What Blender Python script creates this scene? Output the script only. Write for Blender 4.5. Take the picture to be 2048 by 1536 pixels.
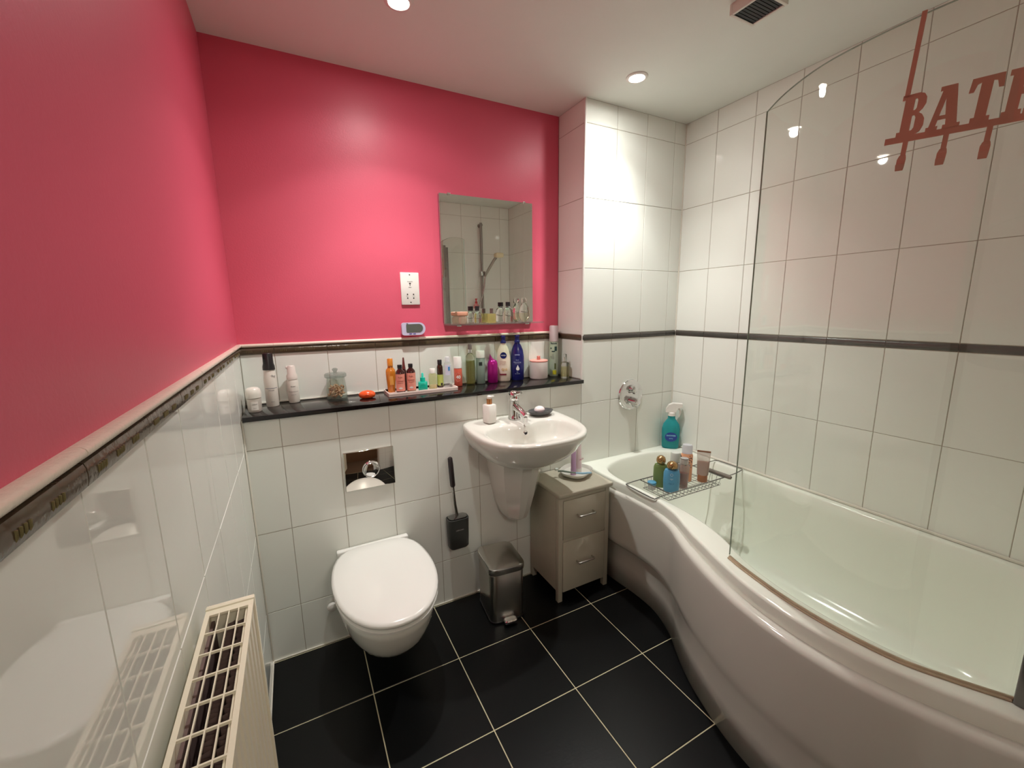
import bpy, bmesh, math, random
from mathutils import Vector, Matrix
random.seed(7)
PI = math.pi
sc = bpy.context.scene
col = sc.collection
for o in list(bpy.data.objects):
    bpy.data.objects.remove(o)

# ------------------------------------------------------------------ camera
CAM = Vector((0.1946, -1.7453, 1.3832))
yaw, pitch, roll = 0.4799, -0.1775, -0.0147
fwd = Vector((math.sin(yaw)*math.cos(pitch), math.cos(yaw)*math.cos(pitch), math.sin(pitch)))
rgt = Vector((math.cos(yaw), -math.sin(yaw), 0))
upv = rgt.cross(fwd)
r2 = rgt*math.cos(roll) + upv*math.sin(roll)
u2 = -rgt*math.sin(roll) + upv*math.cos(roll)
cd = bpy.data.cameras.new('camera')
cam = bpy.data.objects.new('camera', cd)
col.objects.link(cam)
M = Matrix((r2, u2, -fwd)).transposed().to_4x4()
M.translation = CAM
cam.matrix_world = M
cd.sensor_fit = 'HORIZONTAL'; cd.sensor_width = 36.0
cd.lens = 834.98/2048*36.0
cd.clip_start = 0.01
sc.camera = cam

# ------------------------------------------------------------------ world, exposure, lamps
w = bpy.data.worlds.new('world'); sc.world = w; w.use_nodes = True
w.node_tree.nodes['Background'].inputs[0].default_value = (0.5, 0.46, 0.42, 1)
w.node_tree.nodes['Background'].inputs[1].default_value = 0.05
sc.view_settings.view_transform = 'Standard'
sc.view_settings.look = 'None'
sc.view_settings.gamma = 1
sc.view_settings.use_curve_mapping = False
sc.view_settings.exposure = 0.77
try:
    sc.cycles.max_bounces = 14; sc.cycles.diffuse_bounces = 7; sc.cycles.glossy_bounces = 6
    sc.cycles.transparent_max_bounces = 24
except Exception:
    pass

X, D, H, XC = 2.192, 0.222, 2.354, 1.514          # room: right wall, recess depth, ceiling, boxing corner
LN = -1.70                                         # near wall plane
LAMPS = [(0.594, -0.234), (1.607, -0.234)]
CANDELA = [(0, 780), (8, 780), (14, 750), (20, 730), (25, 700), (30, 650), (35, 550), (40, 365), (45, 250), (49, 195),
           (52, 145), (55, 95), (59, 76), (65, 60), (70, 40), (75, 23), (85, 11), (90, 4)]
# the bulb over the bath throws a little less light sideways than the one over the toilet
CANDELA2 = [(0, 800), (8, 800), (14, 780), (20, 760), (25, 700), (30, 600), (35, 480), (40, 290), (45, 175), (49, 130),
            (52, 90), (55, 64), (59, 54), (65, 45), (70, 33), (75, 22), (85, 11), (90, 4)]
for i, (lx, ly) in enumerate(LAMPS):
    prof_ = (CANDELA, CANDELA2)[i]
    ies = bpy.data.texts.new('downlight_profile')
    ies.write('IESNA:LM-63-1995\nTILT=NONE\n1 1000 1.0 %d 1 1 2 0.05 0.05 0.0\n1.0 1.0 10\n' % len(prof_))
    ies.write(' '.join(str(a) for a, _ in prof_) + '\n0\n' + ' '.join(str(b) for _, b in prof_) + '\n')
    ld = bpy.data.lights.new('spotlight_lamp', 'POINT')
    ld.energy = 1.0
    ld.shadow_soft_size = 0.022
    ld.color = (1.0, 1.0, 0.955)
    ld.use_nodes = True
    nt = ld.node_tree
    em = nt.nodes['Emission']
    it = nt.nodes.new('ShaderNodeTexIES'); it.mode = 'INTERNAL'; it.ies = ies
    it.inputs['Strength'].default_value = 0.63
    nt.links.new(it.outputs['Fac'], em.inputs['Strength'])
    lo = bpy.data.objects.new('spotlight_lamp', ld); col.objects.link(lo)
    lo.location = (lx, ly, H-0.026)
# added fill light, out of view in the hall, to lift bath and wall tiles
hl = bpy.data.lights.new('hall_fill_light', 'POINT'); hl.energy = 14; hl.color = (1, .93, .82); hl.shadow_soft_size = .1
hlo = bpy.data.objects.new('hall_fill_light', hl); hlo.location = (0.5, -2.75, 2.1); col.objects.link(hlo)

# ------------------------------------------------------------------ materials
def lin(c):
    return tuple(((v/255)/12.92 if v/255 <= 0.04045 else ((v/255+0.055)/1.055)**2.4) for v in c)
MATS = {}
def mat(name, rgb, rough=0.4, metal=0.0, var=0.0, vscale=8, bump=0.0, bscale=60, coat=0.0, spec=None, srgb=True,
        trans=0.0, ior=None, sss=0.0, detail=3, aniso=0.0):
    if name in MATS: return MATS[name]
    m = bpy.data.materials.new(name); m.use_nodes = True
    nt = m.node_tree; b = nt.nodes['Principled BSDF']
    c = lin(rgb) if srgb else rgb
    b.inputs['Roughness'].default_value = rough
    b.inputs['Metallic'].default_value = metal
    b.inputs['Coat Weight'].default_value = coat
    b.inputs['Transmission Weight'].default_value = trans
    if aniso: b.inputs['Anisotropic'].default_value = aniso
    if spec is not None: b.inputs['Specular IOR Level'].default_value = spec
    if ior: b.inputs['IOR'].default_value = ior
    if sss:
        b.inputs['Subsurface Weight'].default_value = sss; b.inputs['Subsurface Scale'].default_value = .01
    tc = nt.nodes.new('ShaderNodeTexCoord')
    n = nt.nodes.new('ShaderNodeTexNoise'); n.inputs['Scale'].default_value = vscale; n.inputs['Detail'].default_value = detail
    nt.links.new(tc.outputs['Object'], n.inputs['Vector'])
    v = max(var, 0.015)
    mx = nt.nodes.new('ShaderNodeMix'); mx.data_type = 'RGBA'
    mx.inputs[6].default_value = tuple(max(0, k*(1-v)) for k in c)+(1,)
    mx.inputs[7].default_value = tuple(min(1, k*(1+v)) for k in c)+(1,)
    nt.links.new(n.outputs['Fac'], mx.inputs[0])
    nt.links.new(mx.outputs[2], b.inputs['Base Color'])
    if bump:
        n2 = nt.nodes.new('ShaderNodeTexNoise'); n2.inputs['Scale'].default_value = bscale; n2.inputs['Detail'].default_value = 2
        nt.links.new(tc.outputs['Object'], n2.inputs['Vector'])
        bp = nt.nodes.new('ShaderNodeBump'); bp.inputs['Strength'].default_value = bump; bp.inputs['Distance'].default_value = 0.002
        nt.links.new(n2.outputs['Fac'], bp.inputs['Height']); nt.links.new(bp.outputs['Normal'], b.inputs['Normal'])
    MATS[name] = m
    return m

def thin_glass(name, tint=(.93, .97, .94), rough=0.0, haze=0.0, hazecol=(.8, .85, .8)):
    """clear sheet glass: coloured transmission plus Fresnel reflection, the same for every ray"""
    if name in MATS: return MATS[name]
    m = bpy.data.materials.new(name); m.use_nodes = True
    nt = m.node_tree; nt.nodes.clear()
    out = nt.nodes.new('ShaderNodeOutputMaterial')
    tr = nt.nodes.new('ShaderNodeBsdfTransparent'); tr.inputs[0].default_value = tint+(1,)
    gl = nt.nodes.new('ShaderNodeBsdfGlossy'); gl.inputs['Roughness'].default_value = rough
    geo = nt.nodes.new('ShaderNodeNewGeometry')
    dt = nt.nodes.new('ShaderNodeVectorMath'); dt.operation = 'DOT_PRODUCT'
    nt.links.new(geo.outputs['Normal'], dt.inputs[0]); nt.links.new(geo.outputs['Incoming'], dt.inputs[1])
    a = nt.nodes.new('ShaderNodeMath'); a.operation = 'ABSOLUTE'; nt.links.new(dt.outputs['Value'], a.inputs[0])
    s = nt.nodes.new('ShaderNodeMath'); s.operation = 'SUBTRACT'; s.inputs[0].default_value = 1; nt.links.new(a.outputs[0], s.inputs[1])
    p = nt.nodes.new('ShaderNodeMath'); p.operation = 'POWER'; p.inputs[1].default_value = 5; nt.links.new(s.outputs[0], p.inputs[0])
    q = nt.nodes.new('ShaderNodeMath'); q.operation = 'MULTIPLY_ADD'; q.inputs[1].default_value = .96; q.inputs[2].default_value = .04
    nt.links.new(p.outputs[0], q.inputs[0])
    mx = nt.nodes.new('ShaderNodeMixShader')
    nt.links.new(q.outputs[0], mx.inputs[0]); nt.links.new(tr.outputs[0], mx.inputs[1]); nt.links.new(gl.outputs[0], mx.inputs[2])
    last = mx
    if haze:
        df = nt.nodes.new('ShaderNodeBsdfDiffuse'); df.inputs[0].default_value = hazecol+(1,)
        n = nt.nodes.new('ShaderNodeTexNoise'); n.inputs['Scale'].default_value = 3
        tc = nt.nodes.new('ShaderNodeTexCoord'); nt.links.new(tc.outputs['Object'], n.inputs['Vector'])
        mm = nt.nodes.new('ShaderNodeMath'); mm.operation = 'MULTIPLY'; mm.inputs[1].default_value = haze*2
        nt.links.new(n.outputs['Fac'], mm.inputs[0])
        m2 = nt.nodes.new('ShaderNodeMixShader')
        nt.links.new(mm.outputs[0], m2.inputs[0]); nt.links.new(mx.outputs[0], m2.inputs[1]); nt.links.new(df.outputs[0], m2.inputs[2])
        last = m2
    nt.links.new(last.outputs[0], out.inputs[0])
    MATS[name] = m
    return m

def emit(name, rgb, strength):
    m = bpy.data.materials.new(name); m.use_nodes = True
    b = m.node_tree.nodes['Principled BSDF']
    b.inputs['Base Color'].default_value = rgb+(1,)
    b.inputs['Emission Color'].default_value = rgb+(1,); b.inputs['Emission Strength'].default_value = strength
    return m

TILE = mat('white_glazed_tile', (234, 236, 229), .03, var=.02, vscale=3, bump=.025, bscale=9, spec=.5)
GROUT = mat('grout', (172, 164, 150), .9, var=.15, vscale=30, bump=.2)
FGROUT = mat('floor_grout', (200, 192, 160), .9, var=.15, vscale=20)
FLOOR = mat('black_floor_tile', (11, 12, 13), .32, var=.25, vscale=5, bump=.08, bscale=120, spec=.25)
PINK = mat('pink_paint', (216, 90, 114), .42, var=.03, vscale=4, bump=.12, bscale=160, spec=.45)
CEIL = mat('ceiling_paint', (228, 230, 223), .85, var=.02, bump=.1, bscale=120)
PENCIL = mat('cream_pencil_tile', (224, 212, 196), .25, var=.05, vscale=60, bump=.3, bscale=200)
BRONZE = mat('bronze_glazed_border', (84, 70, 54), .15, var=.4, vscale=14, bump=.35, bscale=70, spec=.4)
SLATE = mat('slate_glazed_border', (74, 70, 66), .2, var=.3, vscale=18, metal=.1, bump=.4, bscale=60)
GRANITE = mat('black_granite', (20, 17, 18), .12, var=.5, vscale=90)
CERAMIC = mat('white_ceramic', (214, 212, 204), .08, coat=.3)
SEAT = mat('white_toilet_seat', (232, 231, 226), .22)
ACRYL = mat('white_acrylic', (232, 235, 224), .12, coat=.2)
BPANEL = mat('bath_panel_acrylic', (214, 213, 204), .1, coat=.2)
CHROME = mat('chrome', (225, 225, 225), .05, 1)
CHROME2 = mat('polished_chrome', (225, 222, 215), .02, 1, bump=.06, bscale=9)
STEEL = mat('brushed_steel', (188, 186, 180), .28, 1, aniso=.5, bump=.05, bscale=200)
STEEL2 = mat('lid_steel', (200, 198, 192), .22, 1, bump=.05, bscale=120)
MIRROR = mat('mirror_silver', (238, 240, 236), .0, 1)
GLASSE = mat('glass_edge', (150, 164, 150), .1)
BLKPL = mat('black_plastic', (28, 26, 28), .35)
GREYPL = mat('charcoal_plastic', (58, 60, 58), .45, bump=.1)
WHPL = mat('white_plastic', (232, 228, 222), .3)
CAB = mat('cream_painted_wood', (186, 180, 162), .5, var=.06, vscale=20, bump=.2, bscale=80)
RADM = mat('cream_radiator_enamel', (236, 228, 206), .35, var=.02)
RADF = mat('brown_fin_metal', (112, 92, 88), .6, var=.35, vscale=40)  # mottled purple-brown for the fins and inner plate
SEAL = mat('yellowed_seal', (176, 158, 132), .45, var=.3, vscale=30)
COPPER = mat('rose_brown_metal', (196, 142, 122), .4, var=.04)
RIB = mat('olive_border_ribs', (122, 112, 76), .18, var=.2, vscale=60)
SCREEN = thin_glass('screen_glass', (.965, .985, .965), haze=.012)
CLEAR = thin_glass('clear_glass', (.9, .92, .9))

# ------------------------------------------------------------------ mesh helpers
class MB:
    def __init__(s): s.bm = bmesh.new(); s.mi = 0
    def face(s, vs, mi=None):
        try:
            f = s.bm.faces.new(vs); f.material_index = s.mi if mi is None else mi; return f
        except ValueError: return None
    def box(s, x0, x1, y0, y1, z0, z1, bev=0.0, seg=2, rot=None):
        t = bmesh.new()
        bmesh.ops.create_cube(t, size=1)
        for v in t.verts: v.co = Vector(((x0+x1)/2+v.co.x*(x1-x0), (y0+y1)/2+v.co.y*(y1-y0), (z0+z1)/2+v.co.z*(z1-z0)))
        if bev: bmesh.ops.bevel(t, geom=list(t.edges), offset=bev, segments=seg, profile=.5, affect='EDGES', clamp_overlap=True)
        if rot is not None: bmesh.ops.transform(t, matrix=rot, verts=t.verts)
        s.merge(t); return s
    def merge(s, t):
        mp = {}
        for v in t.verts: mp[v] = s.bm.verts.new(v.co)
        for f in t.faces: s.face([mp[v] for v in f.verts])
        t.free()
    def rings(s, rs, cap0=True, cap1=True, closed=True):
        """loft between rings (lists of points of equal length)"""
        V = [[s.bm.verts.new(p) for p in r] for r in rs]
        n = len(rs[0])
        for a, b in zip(V, V[1:]):
            for i in range(n if closed else n-1):
                j = (i+1) % n
                s.face([a[i], a[j], b[j], b[i]])
        if cap0: s.face(list(reversed(V[0])))
        if cap1: s.face(V[-1])
        return s
    def lathe(s, prof, seg=28, c=(0, 0, 0), sx=1, sy=1, p=2, cap0=True, cap1=True, rot=None):
        """profile of (radius, height); p > 2 makes the section a rounded square"""
        rs = []
        for r, z in prof:
            ring = []
            for i in range(seg):
                a = 2*PI*(i+.5)/seg; ca, sa = math.cos(a), math.sin(a)
                if p != 2:
                    q = (abs(ca)**p+abs(sa)**p)**(-1/p); ca *= q; sa *= q
                v = Vector((r*sx*ca, r*sy*sa, z))
                if rot is not None: v = rot @ v
                ring.append(v+Vector(c))
            rs.append(ring)
        return s.rings(rs, cap0, cap1)
    def tube(s, pts, r, seg=8, caps=True, closed=False):
        pts = [Vector(q) for q in pts]; rs = []; n = len(pts)
        up = None
        for i, q in enumerate(pts):
            if closed: t = pts[(i+1) % n]-pts[i-1]
            else: t = (pts[min(i+1, n-1)]-pts[max(i-1, 0)])
            t.normalize()
            if up is None:
                up = Vector((0, 0, 1)) if abs(t.z) < .9 else Vector((1, 0, 0))
            a = t.cross(up).normalized(); b = a.cross(t).normalized(); up = b
            rr = r[i] if isinstance(r, (list, tuple)) else r
            rs.append([q+a*rr*math.cos(2*PI*k/seg)+b*rr*math.sin(2*PI*k/seg) for k in range(seg)])
        if closed: rs.append(rs[0]); return s.rings(rs, False, False)
        return s.rings(rs, caps, caps)
    def prism(s, poly, z0, z1, rot=None):
        f = (lambda v: rot @ v) if rot is not None else (lambda v: v)
        return s.rings([[f(Vector((x, y, z0))) for x, y in poly], [f(Vector((x, y, z1))) for x, y in poly]])
    def obj(s, name, mats, parent=None, smooth=None, loc=None, kind=None, auto=40):
        bmesh.ops.remove_doubles(s.bm, verts=s.bm.verts, dist=1e-6)
        bmesh.ops.recalc_face_normals(s.bm, faces=s.bm.faces)
        me = bpy.data.meshes.new(name); s.bm.to_mesh(me); s.bm.free()
        if not isinstance(mats, (list, tuple)): mats = [mats]
        for m in mats: me.materials.append(m)
        if smooth is not False:
            me.polygons.foreach_set('use_smooth', [True]*len(me.polygons))
            try: me.set_sharp_from_angle(angle=math.radians(auto))
            except Exception: pass
        o = bpy.data.objects.new(name, me); col.objects.link(o)
        if parent is not None: o.parent = parent
        if loc is not None: o.location = loc
        if kind: o['kind'] = kind
        return o

def thing(name, label, cat, loc=(0, 0, 0), rz=0, group=None):
    o = bpy.data.objects.new(name, None); o.empty_display_size = .03; col.objects.link(o)
    o.location = loc; o.rotation_euler = (0, 0, rz)
    o['label'] = label; o['category'] = cat
    if group: o['group'] = group
    return o
def tag(o, label, cat, group=None):
    o['label'] = label; o['category'] = cat
    if group: o['group'] = group
    return o
def structure(o): o['kind'] = 'structure'; return o

def smooth_curve(pts, n, closed=False):
    """Catmull-Rom through 2-D or 3-D points"""
    pts = [Vector(p) for p in pts]; m = len(pts); out = []
    segs = m if closed else m-1
    for k in range(n):
        t = k/(n if closed else n-1)*segs
        i = min(int(t), segs-1); f = t-i
        if closed: p0, p1, p2, p3 = pts[(i-1) % m], pts[i % m], pts[(i+1) % m], pts[(i+2) % m]
        else:
            p1, p2 = pts[i], pts[i+1]
            p0 = pts[i-1] if i > 0 else p1*2-p2
            p3 = pts[i+2] if i+2 < m else p2*2-p1
        out.append(.5*((2*p1)+(p2-p0)*f+(2*p0-5*p1+4*p2-p3)*f*f+(3*p1-p0-3*p2+p3)*f**3))
    return out

def text_obj(txt, size, depth, m, parent, loc, name='lettering', R=None, width=None, bold=0.0):
    """flat print: reads along local +x, up local +z, facing local -y; wrapped round a cylinder of radius R"""
    cu = bpy.data.curves.new(name, 'FONT'); cu.body = txt; cu.size = size; cu.extrude = depth
    cu.align_x = 'CENTER'; cu.align_y = 'CENTER'; cu.resolution_u = 2; cu.offset = bold
    t = bpy.data.objects.new('tmp', cu); col.objects.link(t)
    bpy.context.view_layer.update()
    dg = bpy.context.evaluated_depsgraph_get()
    me = bpy.data.meshes.new_from_object(t.evaluated_get(dg))
    bpy.data.objects.remove(t)
    xs = [v.co.x for v in me.vertices] or [0]
    k = 1.0
    if width and max(xs)-min(xs) > 0: k = width/(max(xs)-min(xs))
    for v in me.vertices:
        x, z, d = v.co.x*k, v.co.y, v.co.z
        if R: a = x/R; v.co = Vector(((R+d)*math.sin(a), -(R+d)*math.cos(a)+R, z))
        else: v.co = Vector((x, -d, z))
    me.materials.clear(); me.materials.append(m)
    o = bpy.data.objects.new(name, me); col.objects.link(o); o.parent = parent; o.location = loc
    return o

def patch(name, x0, x1, z0, z1, R, m, parent, th=.0004, n=10, yc=0.0):
    """a printed label wrapped on the front (-y side) of a round bottle"""
    b = MB(); a = []
    for zz in (z0, z1):
        for rr in (R-.0008, R+th):
            a.append([Vector((rr*math.sin((x0+(x1-x0)*i/n)/R), yc-rr*math.cos((x0+(x1-x0)*i/n)/R), zz)) for i in range(n+1)])
    b.rings([a[0], a[1], a[3], a[2], a[0]], False, False, closed=False)
    return b.obj(name, m, parent)

def face_cam(x, y):
    return math.atan2(y-CAM.y, x-CAM.x)-PI/2

# ------------------------------------------------------------------ tiles
tile_cache = {}
def tile_mesh(tw, th, m, t=.008, bev=.0012, emb=None):
    key = (round(tw, 4), round(th, 4), m.name, t, emb)
    if key in tile_cache: return tile_cache[key]
    b = MB()
    def rect(ix, z): return [Vector((ix, ix, z)), Vector((tw-ix, ix, z)), Vector((tw-ix, th-ix, z)), Vector((ix, th-ix, z))]
    b.rings([rect(0, -t), rect(0, -bev), rect(bev, 0)], False, True)
    if emb == 'round':                       # glazed border piece with a rolled face and raised bars
        b.bm.free(); b.bm = bmesh.new(); n = 6
        prof = [(0, -t)]+[(th*.5-th*.5*math.cos(PI*i/n), .0078*math.sin(PI*i/n)**.4) for i in range(n+1)]+[(th, -t)]
        b.rings([[Vector((x, y, z)) for y, z in prof] for x in (0, tw)], True, True)
        k = 0; x = .024; b.mi = 1
        while x < tw-.02:
            if k % 5 != 4: b.tube([(x, th*.18, .0052), (x, th*.36, .0080), (x, th*.58, .0084)], .0011, 5)
            x += .0062 if k % 5 != 4 else .028
            k += 1
    if emb == 'pencil':
        b.bm.free(); b.bm = bmesh.new(); n = 6
        prof = [(0, -t)]+[(th*.5-th*.5*math.cos(PI*i/n), .011*math.sin(PI*i/n)**.7) for i in range(n+1)]+[(th, -t)]
        b.rings([[Vector((x, y, z)) for y, z in prof] for x in (0, tw)], True, True)
    if emb == 'bar':
        b.bm.free(); b.bm = bmesh.new(); n = 4
        prof = [(0, -t)]+[(th*.5-th*.5*math.cos(PI*i/n), .004*math.sin(PI*i/n)**.5) for i in range(n+1)]+[(th, -t)]
        b.rings([[Vector((x, y, z)) for y, z in prof] for x in (0, tw)], True, True)
    bmesh.ops.recalc_face_normals(b.bm, faces=b.bm.faces)
    me = bpy.data.meshes.new('tile'); b.bm.to_mesh(me); b.bm.free(); me.materials.append(m)
    if emb == 'round': me.materials.append(RIB)
    if emb:
        me.polygons.foreach_set('use_smooth', [True]*len(me.polygons))
        try: me.set_sharp_from_angle(angle=math.radians(50))
        except Exception: pass
    tile_cache[key] = me
    return me

def lay(parent, org, A, B, us, vs, m, name='tile', g=.0022, emb=None, tilt=.0012, t=.008):
    """lay tiles between the cut positions us (along A) and vs (along B); A x B points out of the wall"""
    org, A, B = Vector(org), Vector(A), Vector(B); N = A.cross(B)
    for u0, u1 in zip(us, us[1:]):
        for v0, v1 in zip(vs, vs[1:]):
            if u1-u0 < .006 or v1-v0 < .006: continue
            me = tile_mesh(u1-u0-g, v1-v0-g, m, t=t, emb=emb)
            o = bpy.data.objects.new(name, me); col.objects.link(o); o.parent = parent
            a, b = random.uniform(-tilt, tilt), random.uniform(-tilt, tilt)
            A2 = (A+N*a).normalized(); B2 = (B+N*b); B2 = (B2-A2*B2.dot(A2)).normalized()
            Mx = Matrix((A2, B2, A2.cross(B2))).transposed().to_4x4()
            Mx.translation = org+A*(u0+g/2)+B*(v0+g/2)
            o.matrix_local = Mx
def cuts(a, b, start, step):
    r = [a]; k = math.ceil((a-start)/step-1e-6)
    while start+k*step < b-1e-4:
        if start+k*step > a+1e-4: r.append(start+k*step)
        k += 1
    return r+[b]

Z0, Z1, Z2 = 1.2177, 1.2466, 1.2610
ZL = [0.0, .216, .5501, .8839, Z0]
ZU = [Z1, Z1+.3338, Z1+.6676, Z1+1.0014, H]

# floor
b = MB(); b.box(-.1, X+.1, -1.85, .35, -.1, -.0016)
floor = structure(b.obj('floor', FGROUT, smooth=False))
lay(floor, (0, 0, 0), (1, 0, 0), (0, 1, 0), cuts(0.0, 1.66, .0015, .3325), cuts(-1.84, 0, -.0085, .3325), FLOOR, g=.0036, tilt=.0006)
b = MB(); b.box(-1.0, 1.6, -3.9, -1.85, -.1, 0)
structure(b.obj('floor_hall', mat('hall_carpet', (96, 72, 54), .95, var=.2, vscale=60, bump=.4, bscale=300), smooth=False))
# ceiling
b = MB(); b.box(-.1, X+.1, -1.84, .35, H, H+.1)
ceiling = structure(b.obj('ceiling', CEIL, smooth=False))
# left wall
b = MB(); b.box(-.12, -.003, -1.80, D+.1, Z1, H); b.mi = 1; b.box(-.12, -.0016, -1.80, D+.1, -.05, Z1)
wl = structure(b.obj('wall_left', [PINK, GROUT], smooth=False))
ys = cuts(-1.80, 0, -.0187, .2)
lay(wl, (0, 0, 0), (0, 1, 0), (0, 0, 1), ys, ZL, TILE)
lay(wl, (0, 0, 0), (0, 1, 0), (0, 0, 1), [0, .1813, D], [1.0152, Z0], TILE)
lay(wl, (0, 0, 0), (0, 1, 0), (0, 0, 1), cuts(-1.80, D-.004, -.0187, .2), [Z0, Z1], BRONZE, 'border_tile', emb='round')
lay(wl, (0, 0, 0), (0, 1, 0), (0, 0, 1), cuts(-1.80, D-.004, -.0187, .6), [Z1, Z2], PENCIL, 'pencil_tile', emb='pencil', g=.0008)
# back wall (recess above the shelf)
b = MB(); b.box(-.1, XC, D+.003, D+.12, Z1, H); b.mi = 1; b.box(-.1, XC, D+.0016, D+.12, .99, Z1)
wb = structure(b.obj('wall_back', [PINK, GROUT], smooth=False))
lay(wb, (0, D, 0), (1, 0, 0), (0, 0, 1), cuts(0, XC, .121, .2), [1.0155, Z0], TILE)
lay(wb, (0, D, 0), (1, 0, 0), (0, 0, 1), cuts(0, XC, .121, .2), [Z0, Z1], BRONZE, 'border_tile', emb='round')
lay(wb, (0, D, 0), (1, 0, 0), (0, 0, 1), cuts(0, XC, .121, .6), [Z1, Z2], PENCIL, 'pencil_tile', emb='pencil', g=.0008)
# boxed-out lower wall
b = MB(); b.box(-.05, XC, .0016, D+.05, -.05, .9965)
wlow = structure(b.obj('wall_back_lower', GROUT, smooth=False))
lay(wlow, (0, 0, 0), (1, 0, 0), (0, 0, 1), cuts(0, XC, .121, .2), ZL[:4]+[.9965], TILE)
# boxed-out end wall over the bath
b = MB(); b.box(XC+.0016, X+.05, .0016, D+.12, -.05, H)
we = structure(b.obj('wall_end', GROUT, smooth=False))
xe = [XC, 1.712, 1.911, 2.111, X]
lay(we, (0, 0, 0), (1, 0, 0), (0, 0, 1), xe, [.5501-.02, .8839, Z0], TILE)
lay(we, (0, 0, 0), (1, 0, 0), (0, 0, 1), [XC, 1.712, 1.911, 2.111, X], [Z0, Z1], SLATE, 'border_tile', emb='bar')
lay(we, (0, 0, 0), (1, 0, 0), (0, 0, 1), xe, ZU, TILE)
lay(we, (XC, 0, 0), (0, -1, 0), (0, 0, 1), [-D, 0], [1.0155, Z0], TILE)
lay(we, (XC, 0, 0), (0, -1, 0), (0, 0, 1), [-D, 0], [Z0, Z1], BRONZE, 'border_tile', emb='bar')
lay(we, (XC, 0, 0), (0, -1, 0), (0, 0, 1), [-D, 0], ZU, TILE)
# right wall
b = MB(); b.box(X+.0016, X+.12, LN-.1, D+.1, -.05, H)
wr = structure(b.obj('wall_right', GROUT, smooth=False))
yr = cuts(0, 1.70, .1944, .2)
lay(wr, (X, 0, 0), (0, -1, 0), (0, 0, 1), yr, [.5501-.02, .8839, Z0], TILE)
lay(wr, (X, 0, 0), (0, -1, 0), (0, 0, 1), yr, [Z0, Z1], SLATE, 'border_tile', emb='bar')
lay(wr, (X, 0, 0), (0, -1, 0), (0, 0, 1), yr, ZU, TILE)
# near wall at the shower end of the bath, beside the door opening
NX0 = 0.92
b = MB(); b.box(NX0, X+.05, LN-.12, LN-.0016, -.05, H); b.box(-.1, NX0, LN-.14, LN-.05, 2.10, H)
wf = structure(b.obj('wall_front', GROUT, smooth=False))
lay(wf, (X, LN, 0), (-1, 0, 0), (0, 0, 1), cuts(0, X-NX0, .1, .2), ZL[:4]+[Z0], TILE)
lay(wf, (X, LN, 0), (-1, 0, 0), (0, 0, 1), cuts(0, X-NX0, .1, .2), [Z0, Z1], SLATE, 'border_tile', emb='bar')
lay(wf, (X, LN, 0), (-1, 0, 0), (0, 0, 1), cuts(0, X-NX0, .1, .2), ZU, TILE)
# dark hall behind the camera
HALL = mat('hall_paint', (120, 88, 62), .8, var=.05)
b = MB(); b.box(-1.1, -1.0, -3.9, -1.85, 0, 2.4); structure(b.obj('wall_hall_left', HALL, smooth=False))
b = MB(); b.box(1.6, 1.7, -3.9, -1.83, 0, 2.4); structure(b.obj('wall_hall_right', HALL, smooth=False))
b = MB(); b.box(-1.0, 1.6, -4.0, -3.9, 0, 2.4); structure(b.obj('wall_hall_back', HALL, smooth=False))
b = MB(); b.box(-1.0, -.12, -1.85, -1.80, 0, 2.4); structure(b.obj('wall_hall_near', HALL, smooth=False))
b = MB(); b.box(-1.0, 1.6, -3.9, -1.84, 2.36, 2.45); structure(b.obj('ceiling_hall', CEIL, smooth=False))
b = MB()
b.box(NX0-.03, NX0, LN-.13, LN+.0, 0, 2.10, .003); b.box(-.003, NX0, LN-.13, LN-.02, 2.07, 2.10, .003)
structure(b.obj('door_1', mat('door_frame_paint', (214, 206, 196), .4), smooth=False))
# corner trims and sealant
b = MB(); b.lathe([(.0065, 1.0155), (.0065, H-.0005)], 12, (XC+.0035, .0035, 0)); structure(b.obj('trim_1', WHPL))
b = MB(); b.box(.0005, .006, -.006, .001, 0, 1.0, .001); structure(b.obj('trim_2', mat('white_sealant', (225, 220, 208), .5)))
b = MB(); b.box(X-.004, X-.0002, -.005, -.0002, .57, H-.001); structure(b.obj('trim_3', MATS['white_sealant']))
b = MB(); b.box(.0005, XC, D-.006, D+.0005, 1.0157, 1.0195); structure(b.obj('trim_4', MATS['white_sealant']))
b = MB(); b.box(.0003, .006, -1.79, -.003, 0, .006); b.box(.003, XC, -.006, -.0003, 0, .004)
structure(b.obj('trim_5', MATS['white_sealant']))
# granite shelf
b = MB(); b.box(.006, XC+.0008, -.020, D-.0005, .9970, 1.0150, .0015)
tag(b.obj('granite_shelf', GRANITE), 'long polished black stone ledge running along the tiled boxing', 'shelf')

# ------------------------------------------------------------------ ceiling fittings
LENS = emit('lamp_lens', (1.0, .9, .78), 26)
for (lx, ly), lab in zip(LAMPS, ['recessed ceiling spotlight above the toilet, nearer the pink walls', 'recessed ceiling spotlight near the tiled corner over the bath']):
    t = thing('ceiling_spotlight', lab, 'ceiling light', (lx, ly, H), 0, 'recessed spotlights in the ceiling')
    b = MB(); b.lathe([(.046, 0), (.046, -.002), (.043, -.005), (.034, -.006), (.031, -.003), (.031, 0)], 40, cap0=False, cap1=False)
    b.obj('bezel', WHPL, t)
    b = MB(); b.lathe([(.030, -.0002), (.030, -.0025), (.022, -.004), (.008, -.0046)], 32)
    b.obj('lens', LENS, t)
t = thing('extractor_fan', 'square white ceiling extractor fan with black grille', 'fan', (1.625, -.757, H))
b = MB()
for (x0, x1, y0, y1) in ((-.06, .06, -.06, -.05), (-.06, .06, .05, .06), (-.06, -.05, -.05, .05), (.05, .06, -.05, .05)):
    b.box(x0, x1, y0, y1, -.034, 0, .002)
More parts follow.
